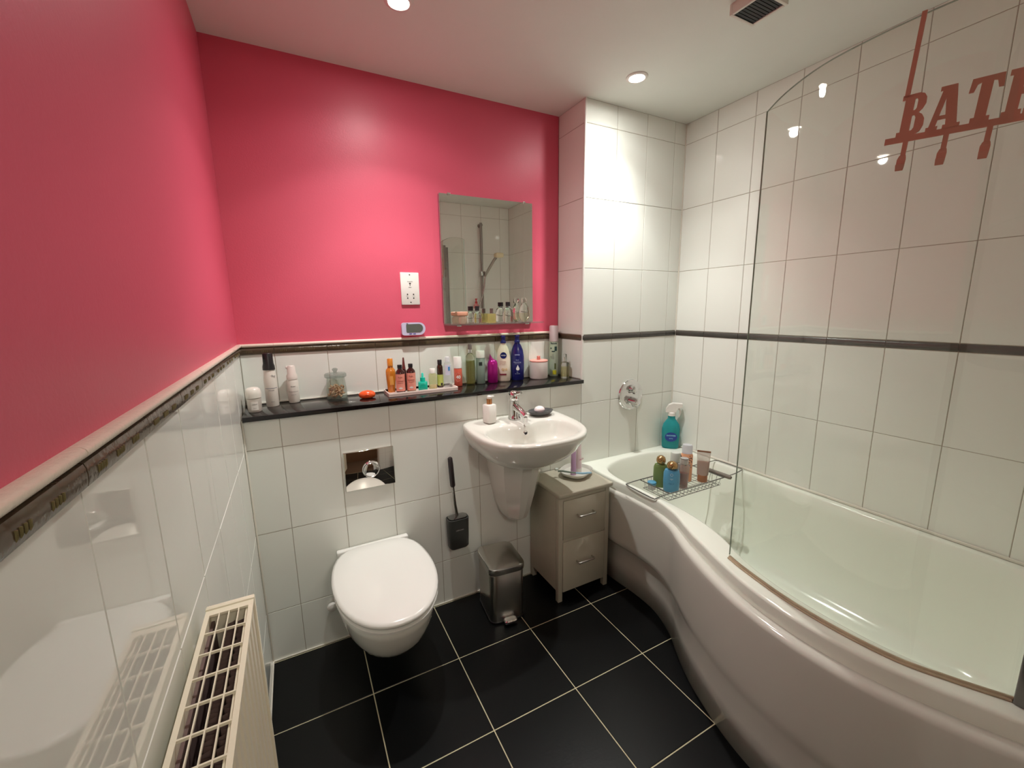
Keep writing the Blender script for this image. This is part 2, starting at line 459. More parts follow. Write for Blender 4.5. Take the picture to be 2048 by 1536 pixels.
b.box(-.05, .05, -.05, .05, -.006, 0)
b.obj('housing', mat('fan_plastic', (222, 216, 206), .4), t)
for k in range(9):
    b = MB(); b.box(-.0498, .0498, -.0495+k*.011, -.0410+k*.011, -.031, -.014)
    b.obj('slat', mat('black_grille', (16, 15, 14), .5), t)
b = MB(); b.box(-.0498, .0498, -.0498, .0498, -.012, -.0065); b.obj('filter', MATS['black_grille'], t)

# ------------------------------------------------------------------ mirror with glass shelf
t = thing('wall_mirror', 'rectangular frameless mirror on the pink wall beside the tiled corner', 'mirror', (1.095, .2115, 1.318))
b = MB(); b.box(-.247, .247, -.004, .004, 0, .594); b.obj('mirror_glass', MIRROR, t, smooth=False)
b = MB(); b.box(-.2475, .2475, .0042, .0085, .002, .592); b.obj('backing', GREYPL, t, smooth=False)
for sx in (-.2, .2):
    b = MB(); b.box(sx-.008, sx+.008, -.006, .0085, .588, .599, .001); b.obj('clip', CHROME, t)
t = thing('glass_shelf', 'narrow clear glass shelf under the wall mirror', 'shelf', (1.105, .215, 1.3115))
pl = [(-.262, -.010), (.262, -.010), (.262, -.080), (.235, -.110), (-.235, -.110), (-.262, -.080)]
b = MB(); b.prism(pl, 0, .006); b.obj('glass_plate', thin_glass('shelf_glass', (.8, .9, .84), .02, haze=.04), t, smooth=False)
for sx in (-.19, .19):
    b = MB(); b.box(sx-.012, sx+.012, -.03, .003, -.008, -.0005, .001); b.obj('bracket', CHROME, t)

def part_lathe(name, prof, m, parent, seg=24, **k):
    b = MB(); b.lathe(prof, seg, **k); return b.obj(name, m, parent)

# perfume bottles on the glass shelf (z of its top)
ZS = 1.3178
PERF = 'small bottles on the mirror shelf'
GOLDLIQ = thin_glass('yellow_perfume', (.86, .8, .5), .02, haze=.18, hazecol=(.75, .65, .3))
PINKLIQ = thin_glass('pink_perfume', (.93, .82, .76), .02, haze=.2, hazecol=(.85, .62, .5))
CLEARB = mat('bottle_glass', (250, 250, 248), .0, trans=1, ior=1.45)
def glass_round(name, label, x, y, r, h, caph, capr, capm, glass, cat='bottle', oval=1.0, rz=None, prof=None, group=PERF, z=ZS, liquid=None):
    t = thing(name, label, cat, (x, y, z), face_cam(x, y) if rz is None else rz, group)
    prof = prof or [(r*.75, 0), (r*.95, .004), (r, h*.3), (r*.96, h*.6), (r*.75, h*.85), (r*.32, h*.97), (r*.3, h*1.03)]
    part_lathe('bottle_body', prof, glass, t, sy=oval)
    if liquid:
        part_lathe('liquid', [(pr[0]*.9, .003+pr[1]) for pr in prof if pr[1] < h*.62], liquid, t, sy=oval)
    part_lathe('cap', [(capr, h*1.0), (capr, h+caph)], capm, t, p=6)
    return t
t = thing('perfume_bottle', 'tiny pink glass pot with wide tan lid at shelf end under mirror', 'bottle', (.927, .165, ZS), face_cam(.927, .165), PERF)
part_lathe('bottle_body', [(.019, 0), (.021, .004), (.021, .028), (.012, .034)], PINKLIQ, t, p=4, sy=.8)
part_lathe('cap', [(.019, .035), (.026, .040), (.027, .052), (.023, .057)], mat('tan_cap', (196, 142, 116), .4), t, p=4, sy=.7)
glass_round('perfume_bottle', 'short round clear scent bottle with black cap beside the tan-lidded pot', 1.003, .165, .021, .060, .022, .0105, BLKPL, CLEARB)
t = thing('perfume_bottle', 'square bottle of golden yellow perfume with slim silver cap', 'bottle', (1.078, .160, ZS), face_cam(1.078, .16), PERF)
part_lathe('bottle_body', [(.021, 0), (.0215, .003), (.0215, .041), (.019, .045)], GOLDLIQ, t, p=7, sy=.7)
part_lathe('cap', [(.0085, .046), (.0085, .070)], mat('grey_brown_cap', (120, 104, 98), .25, .6), t)
glass_round('perfume_bottle', 'tall round clear scent bottle with black cap at mid shelf', 1.172, .165, .028, .080, .021, .0115, BLKPL, CLEARB)
t = thing('perfume_bottle', 'egg-shaped clear perfume bottle with clear stopper at the shelf end', 'bottle', (1.265, .165, ZS), face_cam(1.265, .165), PERF)
part_lathe('bottle_body', [(.010, 0), (.022, .012), (.030, .032), (.0295, .052), (.022, .078), (.012, .092), (.010, .096)], CLEARB, t, sy=.6)
part_lathe('liquid', [(.010, .004), (.019, .013), (.025, .032), (.024, .045)], thin_glass('pale_perfume', (.93, .92, .82), .02, haze=.08), t, sy=.5)
part_lathe('cap', [(.010, .0965), (.0125, .100), (.0125, .118), (.009, .122)], CLEARB, t, p=5)

# ------------------------------------------------------------------ socket and clock
t = thing('shaver_socket', 'white shaver socket plate on the pink wall left of the mirror', 'socket', (.6945, D+.003, 1.4825))
b = MB(); b.box(-.0425, .0425, -.009, 0, -.0725, .0725, .002); b.obj('face_plate', WHPL, t)
for z in (.062, -.062): part_lathe('screw', [(.0028, 0), (.0028, .0006)], GREYPL, t, 12, rot=Matrix.Rotation(PI/2, 3, 'X'), c=(0, -.009, z))
DK = mat('dark_print', (70, 66, 66), .5)
text_obj('SHAVERS', .0062, .0002, DK, t, (0, -.0092, .031))
text_obj('ONLY', .0056, .0002, DK, t, (0, -.0092, .0055))
b = MB(); b.box(-.0045, .0045, -.0096, -.009, .0205, .0265, .0005); b.box(-.0015, .0015, -.0096, -.009, .012, .0205); b.obj('shaver_symbol', DK, t)
text_obj('240V~', .0045, .0002, DK, t, (-.014, -.0092, -.034)); text_obj('115V~', .0045, .0002, DK, t, (.014, -.0092, -.034))
for sx in (-.014, .014):
    for z in (-.0255, -.0425):
        part_lathe('pin_hole', [(.0031, 0), (.0031, .0008)], BLKPL, t, 12, rot=Matrix.Rotation(PI/2, 3, 'X'), c=(sx, -.009, z))
t = thing('digital_clock', 'small lilac-white digital clock with oval grey screen on tile trim', 'clock', (.694, .200, Z2+.0098))
def stadium(wd, ht, z0=0, left=.012):
    pts = []
    for i in range(13):
        a = -PI/2+PI*i/12; pts.append((wd/2-ht/2+ht/2*math.cos(a), z0+ht/2+ht/2*math.sin(a)))
    for i in range(5):
        a = PI/2+PI/2*i/4; pts.append((-wd/2+left+left*math.cos(a), z0+ht-left+left*math.sin(a)))
    for i in range(5):
        a = PI+PI/2*i/4; pts.append((-wd/2+left+left*math.cos(a), z0+left+left*math.sin(a)))
    return pts
RX = Matrix.Rotation(PI/2, 3, 'X')
b = MB(); b.prism(stadium(.110, .058), 0, .016, rot=RX); o = b.obj('case', mat('lilac_white_plastic', (205, 200, 226), .35), t); o.location = (0, .005, 0)
b = MB(); b.prism(stadium(.078, .038, .013, .006), .0165, .0175, rot=RX); o = b.obj('display', mat('lcd_grey', (96, 100, 92), .2), t); o.location = (.004, .005, 0)
for x in (-.016, .002):
    b = MB(); b.box(x-.006, x+.006, -.0125, -.011, .0045, .0085, .0008); b.obj('button', mat('blue_button', (70, 80, 160), .4), t)
b = MB(); b.box(-.034, -.026, -.0125, -.011, .0525, .0545); b.obj('mark', MATS['dark_print'], t)

# ------------------------------------------------------------------ toilet
t = thing('wall_hung_toilet', 'white wall-hung toilet with closed lid, floating above black floor', 'toilet', (.416, 0, 0))
def d_ring(hw, yb, yf, z, wb=None, n=48, p=2.15, ys_=.42, tip=0):
    """outline of a toilet: straight-ish at the wall (yb), rounded at the front (yf)"""
    wb = hw if wb is None else wb
    L = yb-yf; yc = yb-L*ys_; out = []
    for i in range(n):
        a = 2*PI*i/n; ca, sa = math.cos(a), math.sin(a)
        q = (abs(ca)**p+abs(sa)**p)**(-1/p)
        if sa < 0:
            x = hw*ca*q; y = yc+(yc-yf)*sa*q
        else:
            pp = 4.5; q2 = (abs(ca)**pp+abs(sa)**pp)**(-1/pp)
            s = sa*q2; x = (hw+(wb-hw)*s**1.6)*ca*q2; y = yc+(yb-yc)*s
        out.append(Vector((x, y, z)))
    return out
b = MB()
b.rings([d_ring(.060, -.0005, -.20, .125, p=2), d_ring(.085, -.0005, -.275, .130), d_ring(.105, -.0005, -.345, .150), d_ring(.125, -.0005, -.405, .185),
         d_ring(.142, -.0005, -.46, .225), d_ring(.157, -.0005, -.50, .268), d_ring(.168, -.0005, -.526, .315, .160), d_ring(.174, -.0005, -.540, .352, .160),
         d_ring(.176, -.0005, -.546, .372, .158), d_ring(.171, -.0005, -.541, .381, .152)])
b.obj('bowl', CERAMIC, t, auto=60)
b = MB()
b.rings([d_ring(.168, -.055, -.541, .3825, .138), d_ring(.180, -.045, -.552, .385, .144), d_ring(.181, -.045, -.554, .394, .145), d_ring(.172, -.05, -.545, .3975, .14)])
b.obj('seat', SEAT, t, auto=60)
b = MB()
b.rings([d_ring(.168, -.045, -.540, .4035, .138), d_ring(.181, -.034, -.553, .4065, .148), d_ring(.1835, -.033, -.556, .412, .150), d_ring(.182, -.034, -.554, .419, .149),
         d_ring(.172, -.044, -.543, .4245, .140), d_ring(.13, -.10, -.48, .427, .10), d_ring(.06, -.19, -.38, .428, .05)])
b.obj('lid', SEAT, t, auto=60)
b = MB(); b.box(-.146, .146, -.0325, -.006, .3835, .413, .006, 3); b.obj('hinge_bar', SEAT, t)
for s in (-.09, .09):
    b = MB(); b.lathe([(.014, .381), (.014, .3835)], 16, (s, -.028, 0)); b.obj('hinge_bolt', CHROME, t)
b = MB(); b.lathe([(.006, 0), (.016, .003), (.02, .01), (.016, .02), (.006, .024)], 20, rot=RX, c=(-.182, -.003, .17)); b.obj('fixing_cap', WHPL, t)
# flush plate
t = thing('flush_plate', 'square polished chrome flush plate on the tiles above the toilet', 'flush plate', (.427, 0, .739))
b = MB(); b.box(-.100, .100, -.010, -.0005, -.083, .083, .003, 3); b.obj('plate', CHROME2, t)
part_lathe('push_button', [(.036, 0), (.036, .003), (.033, .006), (.030, .0045), (.028, .006), (.018, .0085), (.004, .009)], CHROME, t, 36, rot=RX, c=(.005, -.010, -.002))

# ------------------------------------------------------------------ basin
BX = 1.079
t = thing('wash_basin', 'white ceramic wall-hung basin with half pedestal under the black shelf', 'basin', (BX, 0, 0))
def b_ring(hw, yb, yf, z, wb=None, n=64, p=2.7, pb=7, split=.33, bulge=0, zf=None):
    wb = hw if wb is None else wb
    L = yb-yf; yc = yb-L*split; out = []
    for i in range(n):
        a = 2*PI*(i+.5)/n; ca, sa = math.cos(a), math.sin(a)
        if sa < 0:
            q = (abs(ca)**p+abs(sa)**p)**(-1/p); x = hw*ca*q; y = yc+(yc-yf)*sa*q
        else:
            q = (abs(ca)**pb+abs(sa)**pb)**(-1/pb); s = sa*q; x = (hw+(wb-hw)*s)*ca*q; y = yc+(yb-yc)*s
            y -= bulge*math.exp(-(x/.062)**2)*s
        zz = z if zf is None else z+(zf-z)*min(1, max(0, (0-y)/.42))
        out.append(Vector((x, y, zz)))
    return out
b = MB()
b.rings([b_ring(.112, -.001, -.255, .700, p=2.4), b_ring(.150, -.001, -.300, .715, p=2.4), b_ring(.192, -.001, -.350, .745), b_ring(.222, -.001, -.385, .780),
         b_ring(.246, -.001, -.408, .822), b_ring(.2545, -.001, -.419, .845, .250, zf=.838), b_ring(.2575, -.001, -.4215, .868, .250, zf=.852), b_ring(.2555, -.001, -.4195, .876, .249, zf=.8585),
         b_ring(.249, -.003, -.414, .8800, .245, zf=.8615), b_ring(.238, -.010, -.403, .8805, .236, zf=.8615),
         b_ring(.212, -.118, -.383, .8770, .190, p=3.0, pb=3.2, bulge=.042, zf=.8600), b_ring(.205, -.125, -.376, .8700, .184, p=3.0, pb=3.2, bulge=.042, zf=.852), b_ring(.198, -.131, -.368, .853, .176, p=3, pb=3.2, bulge=.040, zf=.838),
         b_ring(.183, -.142, -.350, .812, .162, p=2.9, pb=3.2, bulge=.032), b_ring(.150, -.160, -.320, .778, .135, p=2.6, pb=2.6, bulge=.01), b_ring(.085, -.195, -.285, .762, p=2.2, pb=2.2), b_ring(.030, -.225, -.26, .758, p=2, pb=2)])
b.obj('bowl', CERAMIC, t, auto=70)
b = MB(); b.lathe([(.008, -.002), (.0105, .001), (.0105, .003), (.0088, .0042), (.0082, .003)], 20, rot=Matrix.Rotation(PI/2-.25, 3, 'X'), c=(0, -.1690, .836), cap1=False)
b.obj('overflow_ring', CHROME, t)
b = MB(); b.lathe([(.0081, 0), (.0081, .0026)], 20, rot=Matrix.Rotation(PI/2-.25, 3, 'X'), c=(0, -.1690, .836)); b.obj('overflow_hole', BLKPL, t)
b = MB(); b.lathe([(.021, .7585), (.020, .762), (.008, .764)], 24, (0, -.243, 0)); b.obj('drain', CHROME, t)
def shroud(z, w, d, k=.36):
    return [Vector((-w, -.0006, z)), Vector((-w*1.02, -d*.30, z)), Vector((-w*.86, -d*.66, z)), Vector((-w*k, -d*.96, z)), Vector((0, -d, z)), Vector((w*k, -d*.96, z)), Vector((w*.86, -d*.66, z)), Vector((w*1.02, -d*.30, z)), Vector((w, -.0006, z))]
b = MB()
b.rings([shroud(.372, .022, .050), shroud(.378, .040, .095), shroud(.405, .060, .138), shroud(.46, .080, .165), shroud(.54, .098, .190), shroud(.62, .112, .210), shroud(.70, .120, .232), shroud(.735, .125, .25)])
o = b.obj('half_pedestal', CERAMIC, t, auto=22)
# tap
t = thing('mixer_tap', 'chrome single-lever mixer tap on the back of the basin', 'tap', (BX, -.062, .8795))
part_lathe('body', [(.030, -.002), (.030, .004), (.026, .010), (.0245, .04), (.0225, .075), (.0215, .085)], CHROME, t, 32)
b = MB(); b.tube([(0, -.004, .058), (0, -.03, .056), (0, -.065, .047), (0, -.10, .036), (0, -.112, .031)], [.019, .0175, .015, .0135, .0125], 16); b.obj('spout', CHROME, t)
b = MB(); b.lathe([(.011, .006), (.0115, .028)], 20, (0, -.106, .0)); b.obj('aerator', CHROME, t)
b = MB(); b.lathe([(.0225, .087), (.0245, .094), (.0245, .112), (.0205, .124), (.011, .131), (.003, .132)], 28); b.tube([(0, -.012, .113), (0, -.03, .121), (0, -.060, .130), (0, -.072, .134)], [.012, .010, .0075, .006], 12)
b.obj('lever', CHROME, t)
b = MB(); b.lathe([(.004, 0), (.004, .001)], 12, rot=RX, c=(0, -.0247, .101)); b.obj('temperature_dot', mat('red_dot', (180, 40, 40), .4), t)
# pump soap bottle
t = thing('soap_dispenser', 'white square pump bottle with copper collar on the basin', 'soap dispenser', (.951, -.068, .8800), .3)
part_lathe('body', [(.023, 0), (.0245, .003), (.0245, .078), (.022, .082), (.012, .084)], WHPL, t, 32, p=6)
part_lathe('collar', [(.0125, .0845), (.0125, .107)], mat('copper_collar', (205, 140, 92), .25, .8), t)
b = MB(); b.lathe([(.009, .1075), (.010, .110), (.010, .119), (.007, .122)], 20); b.box(-.002, .026, -.005, .005, .112, .119, .002)
b.obj('pump_head', WHPL, t)
t = thing('soap_dish', 'dark grey oval soap dish on the corner of the basin', 'soap dish', (1.222, -.066, .8795))
part_lathe('dish', [(.040, 0), (.052, .005), (.062, .014), (.065, .021), (.062, .021), (.050, .012), (.02, .008)], mat('dark_slate_dish', (72, 72, 72), .4, var=.2), t, 36, sy=.72)
t = thing('soap_bar', 'white egg-shaped soap bar lying in the grey dish', 'soap', (1.216, -.066, .8885))
part_lathe('bar', [(.006, 0), (.018, .004), (.0265, .013), (.0265, .019), (.020, .028), (.010, .0325), (.002, .0335)], mat('white_soap', (236, 222, 222), .35, sss=.2), t, 28, sy=.85)

# ------------------------------------------------------------------ toilet brush and bin
t = thing('toilet_brush', 'toilet brush with black grip standing in dark grey wall holder', 'toilet brush', (.786, -.045, .30), 0)
def rrect(w2, d2, z, r, n=5, cx=0, cy=0):
    o = []
    for (sx, sy, a0) in ((1, 1, 0), (-1, 1, PI/2), (-1, -1, PI), (1, -1, 1.5*PI)):
        for i in range(n): a = a0+PI/2*i/(n-1); o.append(Vector((cx+sx*(w2-r)+r*math.cos(a), cy+sy*(d2-r)+r*math.sin(a), z)))
    return o
b = MB(); b.rings([rrect(.040, .022, 0, .015), rrect(.046, .028, .008, .018), rrect(.048, .030, .06, .02), rrect(.050, .032, .142, .022), rrect(.050, .032, .146, .022), rrect(.046, .028, .147, .02), rrect(.046, .028, .135, .02)], True, True)
b.obj('holder', GREYPL, t)
b = MB(); b.box(-.02, .02, .030, .0445, .04, .12, .002); b.obj('wall_bracket', GREYPL, t)
b = MB(); b.rings([rrect(.043, .025, .1455, .018), rrect(.043, .025, .151, .018), rrect(.012, .012, .158, .0119)]); b.obj('splash_collar', mat('dark_chrome', (150, 150, 150), .12, 1), t)
b = MB(); b.tube([(.0, 0, .15), (-.009, -.002, .215), (-.016, -.003, .30)], [.0075, .006, .006], 12); b.obj('stem', mat('grey_metal', (150, 146, 140), .2, 1), t)
b = MB(); b.tube([(-.016, -.003, .300), (-.0165, -.003, .306), (-.022, -.004, .40), (-.0245, -.0045, .436), (-.0247, -.0045, .441)], [.009, .0115, .0115, .0105, .006], 16); b.obj('grip', mat('brown_black_rubber', (44, 36, 38), .45), t)
text_obj('JOSEPH JOSEPH', .007, .0002, mat('pale_print', (190, 190, 186), .4), t, (0, -.0308, .096), width=.036)

t = thing('pedal_bin', 'small rectangular stainless steel pedal bin under the basin', 'bin', (.946, -.158, 0), -.10)
b = MB(); b.rings([rrect(.080, .100, .002, .032), rrect(.083, .103, .004, .034), rrect(.083, .103, .010, .034)]); b.obj('base_ring', BLKPL, t)
b = MB(); b.rings([rrect(.080, .100, .0105, .032), rrect(.080, .100, .02, .032), rrect(.081, .101, .235, .032), rrect(.079, .099, .238, .032)]); b.obj('bin_body', STEEL, t)
b = MB(); b.rings([rrect(.083, .103, .2385, .034), rrect(.086, .106, .242, .036), rrect(.086, .106, .263, .036), rrect(.0845, .1045, .2675, .035), rrect(.080, .100, .2700, .034), rrect(.05, .07, .2715, .03)])
b.obj('bin_lid', STEEL2, t)
b = MB(); b.rings([rrect(.028, .014, .012, .012, cy=-.118), rrect(.031, .017, .016, .014, cy=-.118), rrect(.031, .017, .024, .014, cy=-.118), rrect(.027, .013, .028, .012, cy=-.118)]); b.obj('pedal', CHROME, t)

# ------------------------------------------------------------------ small drawer cabinet
t = thing('drawer_cabinet', 'narrow cream painted cabinet with two drawers between basin and bath', 'cabinet', (1.3435, -.136, 0))
W2, DP = .148, .130
b = MB(); b.box(-W2-.006, W2+.012, -DP-.014, DP+.0, .532, .553, .006, 3); b.obj('top', CAB, t)
for s in (-1, 1):
    b = MB(); b.box(min(s*W2, s*(W2-.015)), max(s*W2, s*(W2-.015)), -DP+.024, DP, .055, .5315); b.obj('side_panel', CAB, t, smooth=False)
    for yy in (-DP, DP-.0235):
        b = MB(); b.box(min(s*W2, s*(W2-.024)), max(s*W2, s*(W2-.024)), yy, yy+.0235, 0, .5315 if yy < 0 else .0545, .0015); b.obj('leg', CAB, t)
b = MB(); b.box(-W2+.015, W2-.015, DP-.008, DP, .055, .5315); b.obj('back_panel', CAB, t, smooth=False)
for z0, z1 in ((.306, .316), (.512, .5315)):
    b = MB(); b.box(-W2+.0245, W2-.0245, -DP+.003, -DP+.0155, z0, z1); b.obj('rail', CAB, t, smooth=False)
for (z0, z1) in ((.318, .511), (.048, .304)):
    b = MB(); b.box(-W2+.0255, W2-.0255, -DP-.002, -DP+.016, z0, z1, .002); dr = b.obj('drawer', CAB, t)
    zc = (z0+z1)/2+.015
    b = MB(); b.tube([(-.045, -DP-.001, zc), (-.045, -DP-.024, zc), (-.043, -DP-.026, zc), (.043, -DP-.026, zc), (.045, -DP-.024, zc), (.045, -DP-.001, zc)], .0042, 10)
    b.obj('handle', STEEL2, dr)
# dish with tubes
t = thing('trinket_dish', 'white ceramic dish with rounded corners on top of cabinet', 'dish', (1.400, -.118, .553), .5)
part_lathe('dish', [(.050, 0), (.070, .006), (.084, .020), (.088, .029), (.085, .029), (.074, .014), (.02, .008)], CERAMIC, t, 36, sy=.86, p=2.7)
def tube_item(name, label, loc, rz, w_, th_, h, m, capm, caph=.018, group=None, capr=None, inv=True, cat='tube', crimp=None):
    """squeeze tube standing on its cap, flattened crimp at the top"""
    t = thing(name, label, cat, loc, rz, group)
    capr = capr or w_*.42
    part_lathe('cap', [(capr*.96, 0), (capr, .001), (capr, caph)], capm, t, 20, sy=th_/w_*1.0 if th_ > w_*.8 else .85)
    b = MB(); rs = []
    for k in range(9):
        f = k/8; aa = w_/2*(.86+.14*f); bb = (capr*.82)*(1-f)+.0012*f
        rs.append([Vector((aa*math.cos(2*PI*i/20), bb*math.sin(2*PI*i/20), caph+.0005+(h-caph)*f)) for i in range(20)])
    b.rings(rs); b.obj('tube_body', m, t)
    b = MB(); b.box(-w_/2, w_/2, -.0016, .0016, h+.0005, h+.008); b.obj('crimp', crimp or m, t, smooth=False)
    return t
LILAC = mat('lilac_tube', (186, 150, 184), .35, var=.05)
tube_item('toothpaste_tube', 'lilac toothpaste tube standing in the dish on the cabinet', (1.376, -.128, .563), .2, .036, .03, .135, LILAC, LILAC, .02)
t = tube_item('toothpaste_tube', 'white and pink patterned tube standing behind the lilac one', (1.420, -.112, .563), .3, .040, .034, .165, mat('white_pink_tube', (226, 204, 208), .35, var=.12, vscale=30), WHPL, .02)
text_obj('FRESH', .012, .0003, mat('rose_print', (190, 110, 130), .4), t, (0, -.0165, .07))
t = thing('toothbrush', 'blue and grey-green toothbrush lying across the rim of the dish', 'toothbrush', (1.362, -.163, .583))
b = MB(); b.tube([(-.062, .060, .004), (-.045, .045, .006), (-.02, .012, .006), (.0, -.003, .004)], [.005, .0055, .0045, .004], 8); b.obj('handle_grip', mat('grey_green_rubber', (112, 124, 112), .5), t)
b = MB(); b.tube([(.0005, -.0034, .004), (.03, -.017, .001), (.065, -.026, -.001), (.078, -.027, -.002)], [.004, .0055, .0055, .003], 8); b.obj('handle_end', mat('pale_blue_plastic', (150, 190, 214), .35), t)
b = MB(); b.box(-.077, -.060, .058, .070, .008, .018, .001); b.obj('bristles', mat('bristle_white', (214, 220, 214), .7), t)

# ------------------------------------------------------------------ bath
bath = thing('bath', 'white curved shower bath with bowed front panel along tiled wall', 'bath', (0, 0, 0))
UP = [(1.512, 0), (1.512, -.12), (1.512, -.256), (1.5255, -.40), (1.520, -.526), (1.487, -.637), (1.446, -.712), (1.402, -.795), (1.345, -.930), (1.305, -1.060), (1.288, -1.180), (1.288, -1.280), (1.302, -1.380), (1.328, -1.465), (1.365, -1.555), (1.405, -1.64), (1.43, -1.699)]
NN = 96
up = smooth_curve([(a, b_, 0) for a, b_ in UP], NN)
def offs(path, d):
    out = []
    for i, q in enumerate(path):
        t_ = (path[min(i+1, len(path)-1)]-path[max(i-1, 0)]).normalized()
        out.append(Vector((q.x-t_.y*d, q.y+t_.x*d, 0)))     # d > 0: towards the tub (right side)
    for q in out: q.y = max(LN+.0008, min(-.0008, q.y))
    return out
def wide(i): # 0 at the narrow tap end, 1 at the wide shower end
    y = up[i].y
    return min(1, max(0, (-y-.5)/.35))
def poff(path, f):
    o1 = offs(path, 1.0); out = []
    for i, q in enumerate(path):
        n = Vector((o1[i].x-q.x, 0, 0)); t_ = (path[min(i+1, len(path)-1)]-path[max(i-1, 0)]).normalized()
        d = f(i); out.append(Vector((q.x-t_.y*d, max(LN+.0008, min(-.0008, q.y+t_.x*d)), 0)))
    return out
def at(path, z): return [Vector((q.x, q.y, z)) for q in path]
lo = lambda i: .034-.024*wide(i)
prof = [(lo, .001), (lo, .12), (lambda i: lo(i)-.001, .200), (lambda i: lo(i)*.5, .220), (lambda i: .002, .236), (lambda i: 0, .26), (lambda i: -.002, .36), (lambda i: -.004, .44), (lambda i: -.004, .470),
        (lambda i: -.004, .488), (lambda i: -.003, .494), (lambda i: .0005, .500), (lambda i: .006, .5042), (lambda i: .011, .5055), (lambda i: .018, .506), (lambda i: .036, .506)]
b = MB()
b.rings([at(poff(up, f), z) for f, z in prof], False, False, closed=False)
o = b.obj('front_panel', BPANEL, bath, auto=60)
sm = o.modifiers.new('solid', 'SOLIDIFY'); sm.thickness = .004; sm.offset = -1
# rim and tub: rings share the point count; outer edge follows front curve then the walls
INN = [(1.85, -.060), (1.72, -.068), (1.625, -.105), (1.570, -.180), (1.553, -.290), (1.558, -.42), (1.562, -.56), (1.560, -.66), (1.546, -.76), (1.515, -.86), (1.470, -.95), (1.435, -1.04), (1.412, -1.15), (1.405, -1.27),
       (1.415, -1.38), (1.448, -1.49), (1.52, -1.58), (1.66, -1.625), (1.85, -1.632), (2.02, -1.615), (2.11, -1.54), (2.147, -1.40), (2.150, -1.1), (2.150, -.7), (2.150, -.35), (2.135, -.20), (2.08, -.105), (1.98, -.068)]
NT = 168
inn = smooth_curve([(a, b_, 0) for a, b_ in INN], NT, True)
front = [q for q in poff(up, lambda i: .010+.020*wide(i))]
outer_poly = [Vector((1.85, -.0008, 0)), Vector((1.70, -.0008, 0))]+front+[Vector((1.8, LN+.0008, 0)), Vector((2.0, LN+.0008, 0)), Vector((X-.0008, LN+.0008, 0)), Vector((X-.0008, -1.2, 0)), Vector((X-.0008, -.6, 0)), Vector((X-.0008, -.0008, 0)), Vector((2.0, -.0008, 0))]
def cast(poly, c, d):
    best = None; n = len(poly)
    for i in range(n):
        p, q = poly[i], poly[(i+1) % n]; e = q-p
        den = d.x*e.y-d.y*e.x
        if abs(den) < 1e-12: continue
        t_ = ((p.x-c.x)*e.y-(p.y-c.y)*e.x)/den; s = ((p.x-c.x)*d.y-(p.y-c.y)*d.x)/den
        if t_ > 0 and -1e-6 <= s <= 1+1e-6 and (best is None or t_ < best): best = t_
    return c+d*best if best else c.copy()
out_ring = []
for i, q in enumerate(inn):
    t_ = (inn[(i+1) % NT]-inn[i-1]).normalized(); n_ = Vector((t_.y, -t_.x, 0))
    if n_.dot(q-Vector((1.8, max(-1.4, min(-.25, q.y)), 0))) < 0: n_ = -n_
    out_ring.append(cast(outer_poly, q, n_))
def blend(a, b_, f): return [p.lerp(q, f) for p, q in zip(a, b_)]
def absin(d):
    return [a_+(b2-a_).normalized()*min(d, (b2-a_).length*.4) if (b2-a_).length > 1e-6 else a_.copy() for a_, b2 in zip(out_ring, inn)]
def zset(r, z): return [Vector((q.x, q.y, z)) for q in r]
for k in ('corner',):   # pull the nearest ring points into the square corners
    for cx_, cy_ in ((X-.0008, -.0008), (X-.0008, LN+.0008), (1.5185, -.0008), (front[-1].x, LN+.0008)):
        j = min(range(NT), key=lambda i: (out_ring[i]-Vector((cx_, cy_, 0))).length); out_ring[j] = Vector((cx_, cy_, 0))
def inner_scale(k, dz_shift=0):
    cx_, cy0, cy1 = 1.83, -.30, -1.36; res = []
    for q in inn:
        c_ = Vector((cx_, max(cy1, min(cy0, q.y)), 0)); res.append(c_+(q-c_)*k)
    return res
def ends(r, s):
    return [Vector((q.x, -.85+(q.y+.85)*s, 0)) for q in r]
b = MB()
b.rings([zset(out_ring, .503), zset(out_ring, .546), zset(absin(.0022), .5515), zset(absin(.0065), .5548), zset(absin(.012), .555),
         zset(blend(out_ring, inn, .86), .555), zset(blend(out_ring, inn, .94), .5535), zset(inn, .548), zset(inner_scale(.985), .538), zset(ends(inner_scale(.965), .99), .50),
         zset(ends(inner_scale(.93), .975), .40), zset(ends(inner_scale(.87), .955), .28), zset(ends(inner_scale(.80), .935), .20), zset(ends(inner_scale(.70), .915), .155), zset(ends(inner_scale(.52), .90), .138), zset(ends(inner_scale(.25), .89), .132)], False, True)
b.obj('tub', ACRYL, bath, auto=50)
b = MB(); b.lathe([(.035, .1325), (.034, .136), (.012, .138)], 24, (1.83, -.28, 0)); b.obj('waste', CHROME, bath)
# small ledge line along the right wall
b = MB(); b.box(X-.012, X-.0015, LN+.002, -.002, .5555, .566, .003); b.obj('wall_seal', MATS['white_sealant'], bath)

# shower valve on the end wall
t = thing('shower_valve', 'round chrome shower valve with two knobs on the bath end wall', 'shower valve', (1.855, 0, .897))
part_lathe('back_plate', [(.086, .0005), (.087, .003), (.084, .008), (.072, .011), (.01, .0125)], CHROME, t, 48, rot=RX)
for dz, r_, L, nm in ((.036, .022, .040, 'knob'), (-.034, .025, .062, 'knob')):
    b = MB(); b.lathe([(r_*1.05, .011), (r_*1.05, .018), (r_, .022), (r_*.92, L), (r_*.6, L+.006), (r_*.1, L+.007)], 28, rot=RX, c=(0, 0, dz))
    b.box(-.004, .004, -L-.004, -.022, dz-r_*1.25, dz, .003)
    b.obj(nm, CHROME, t)

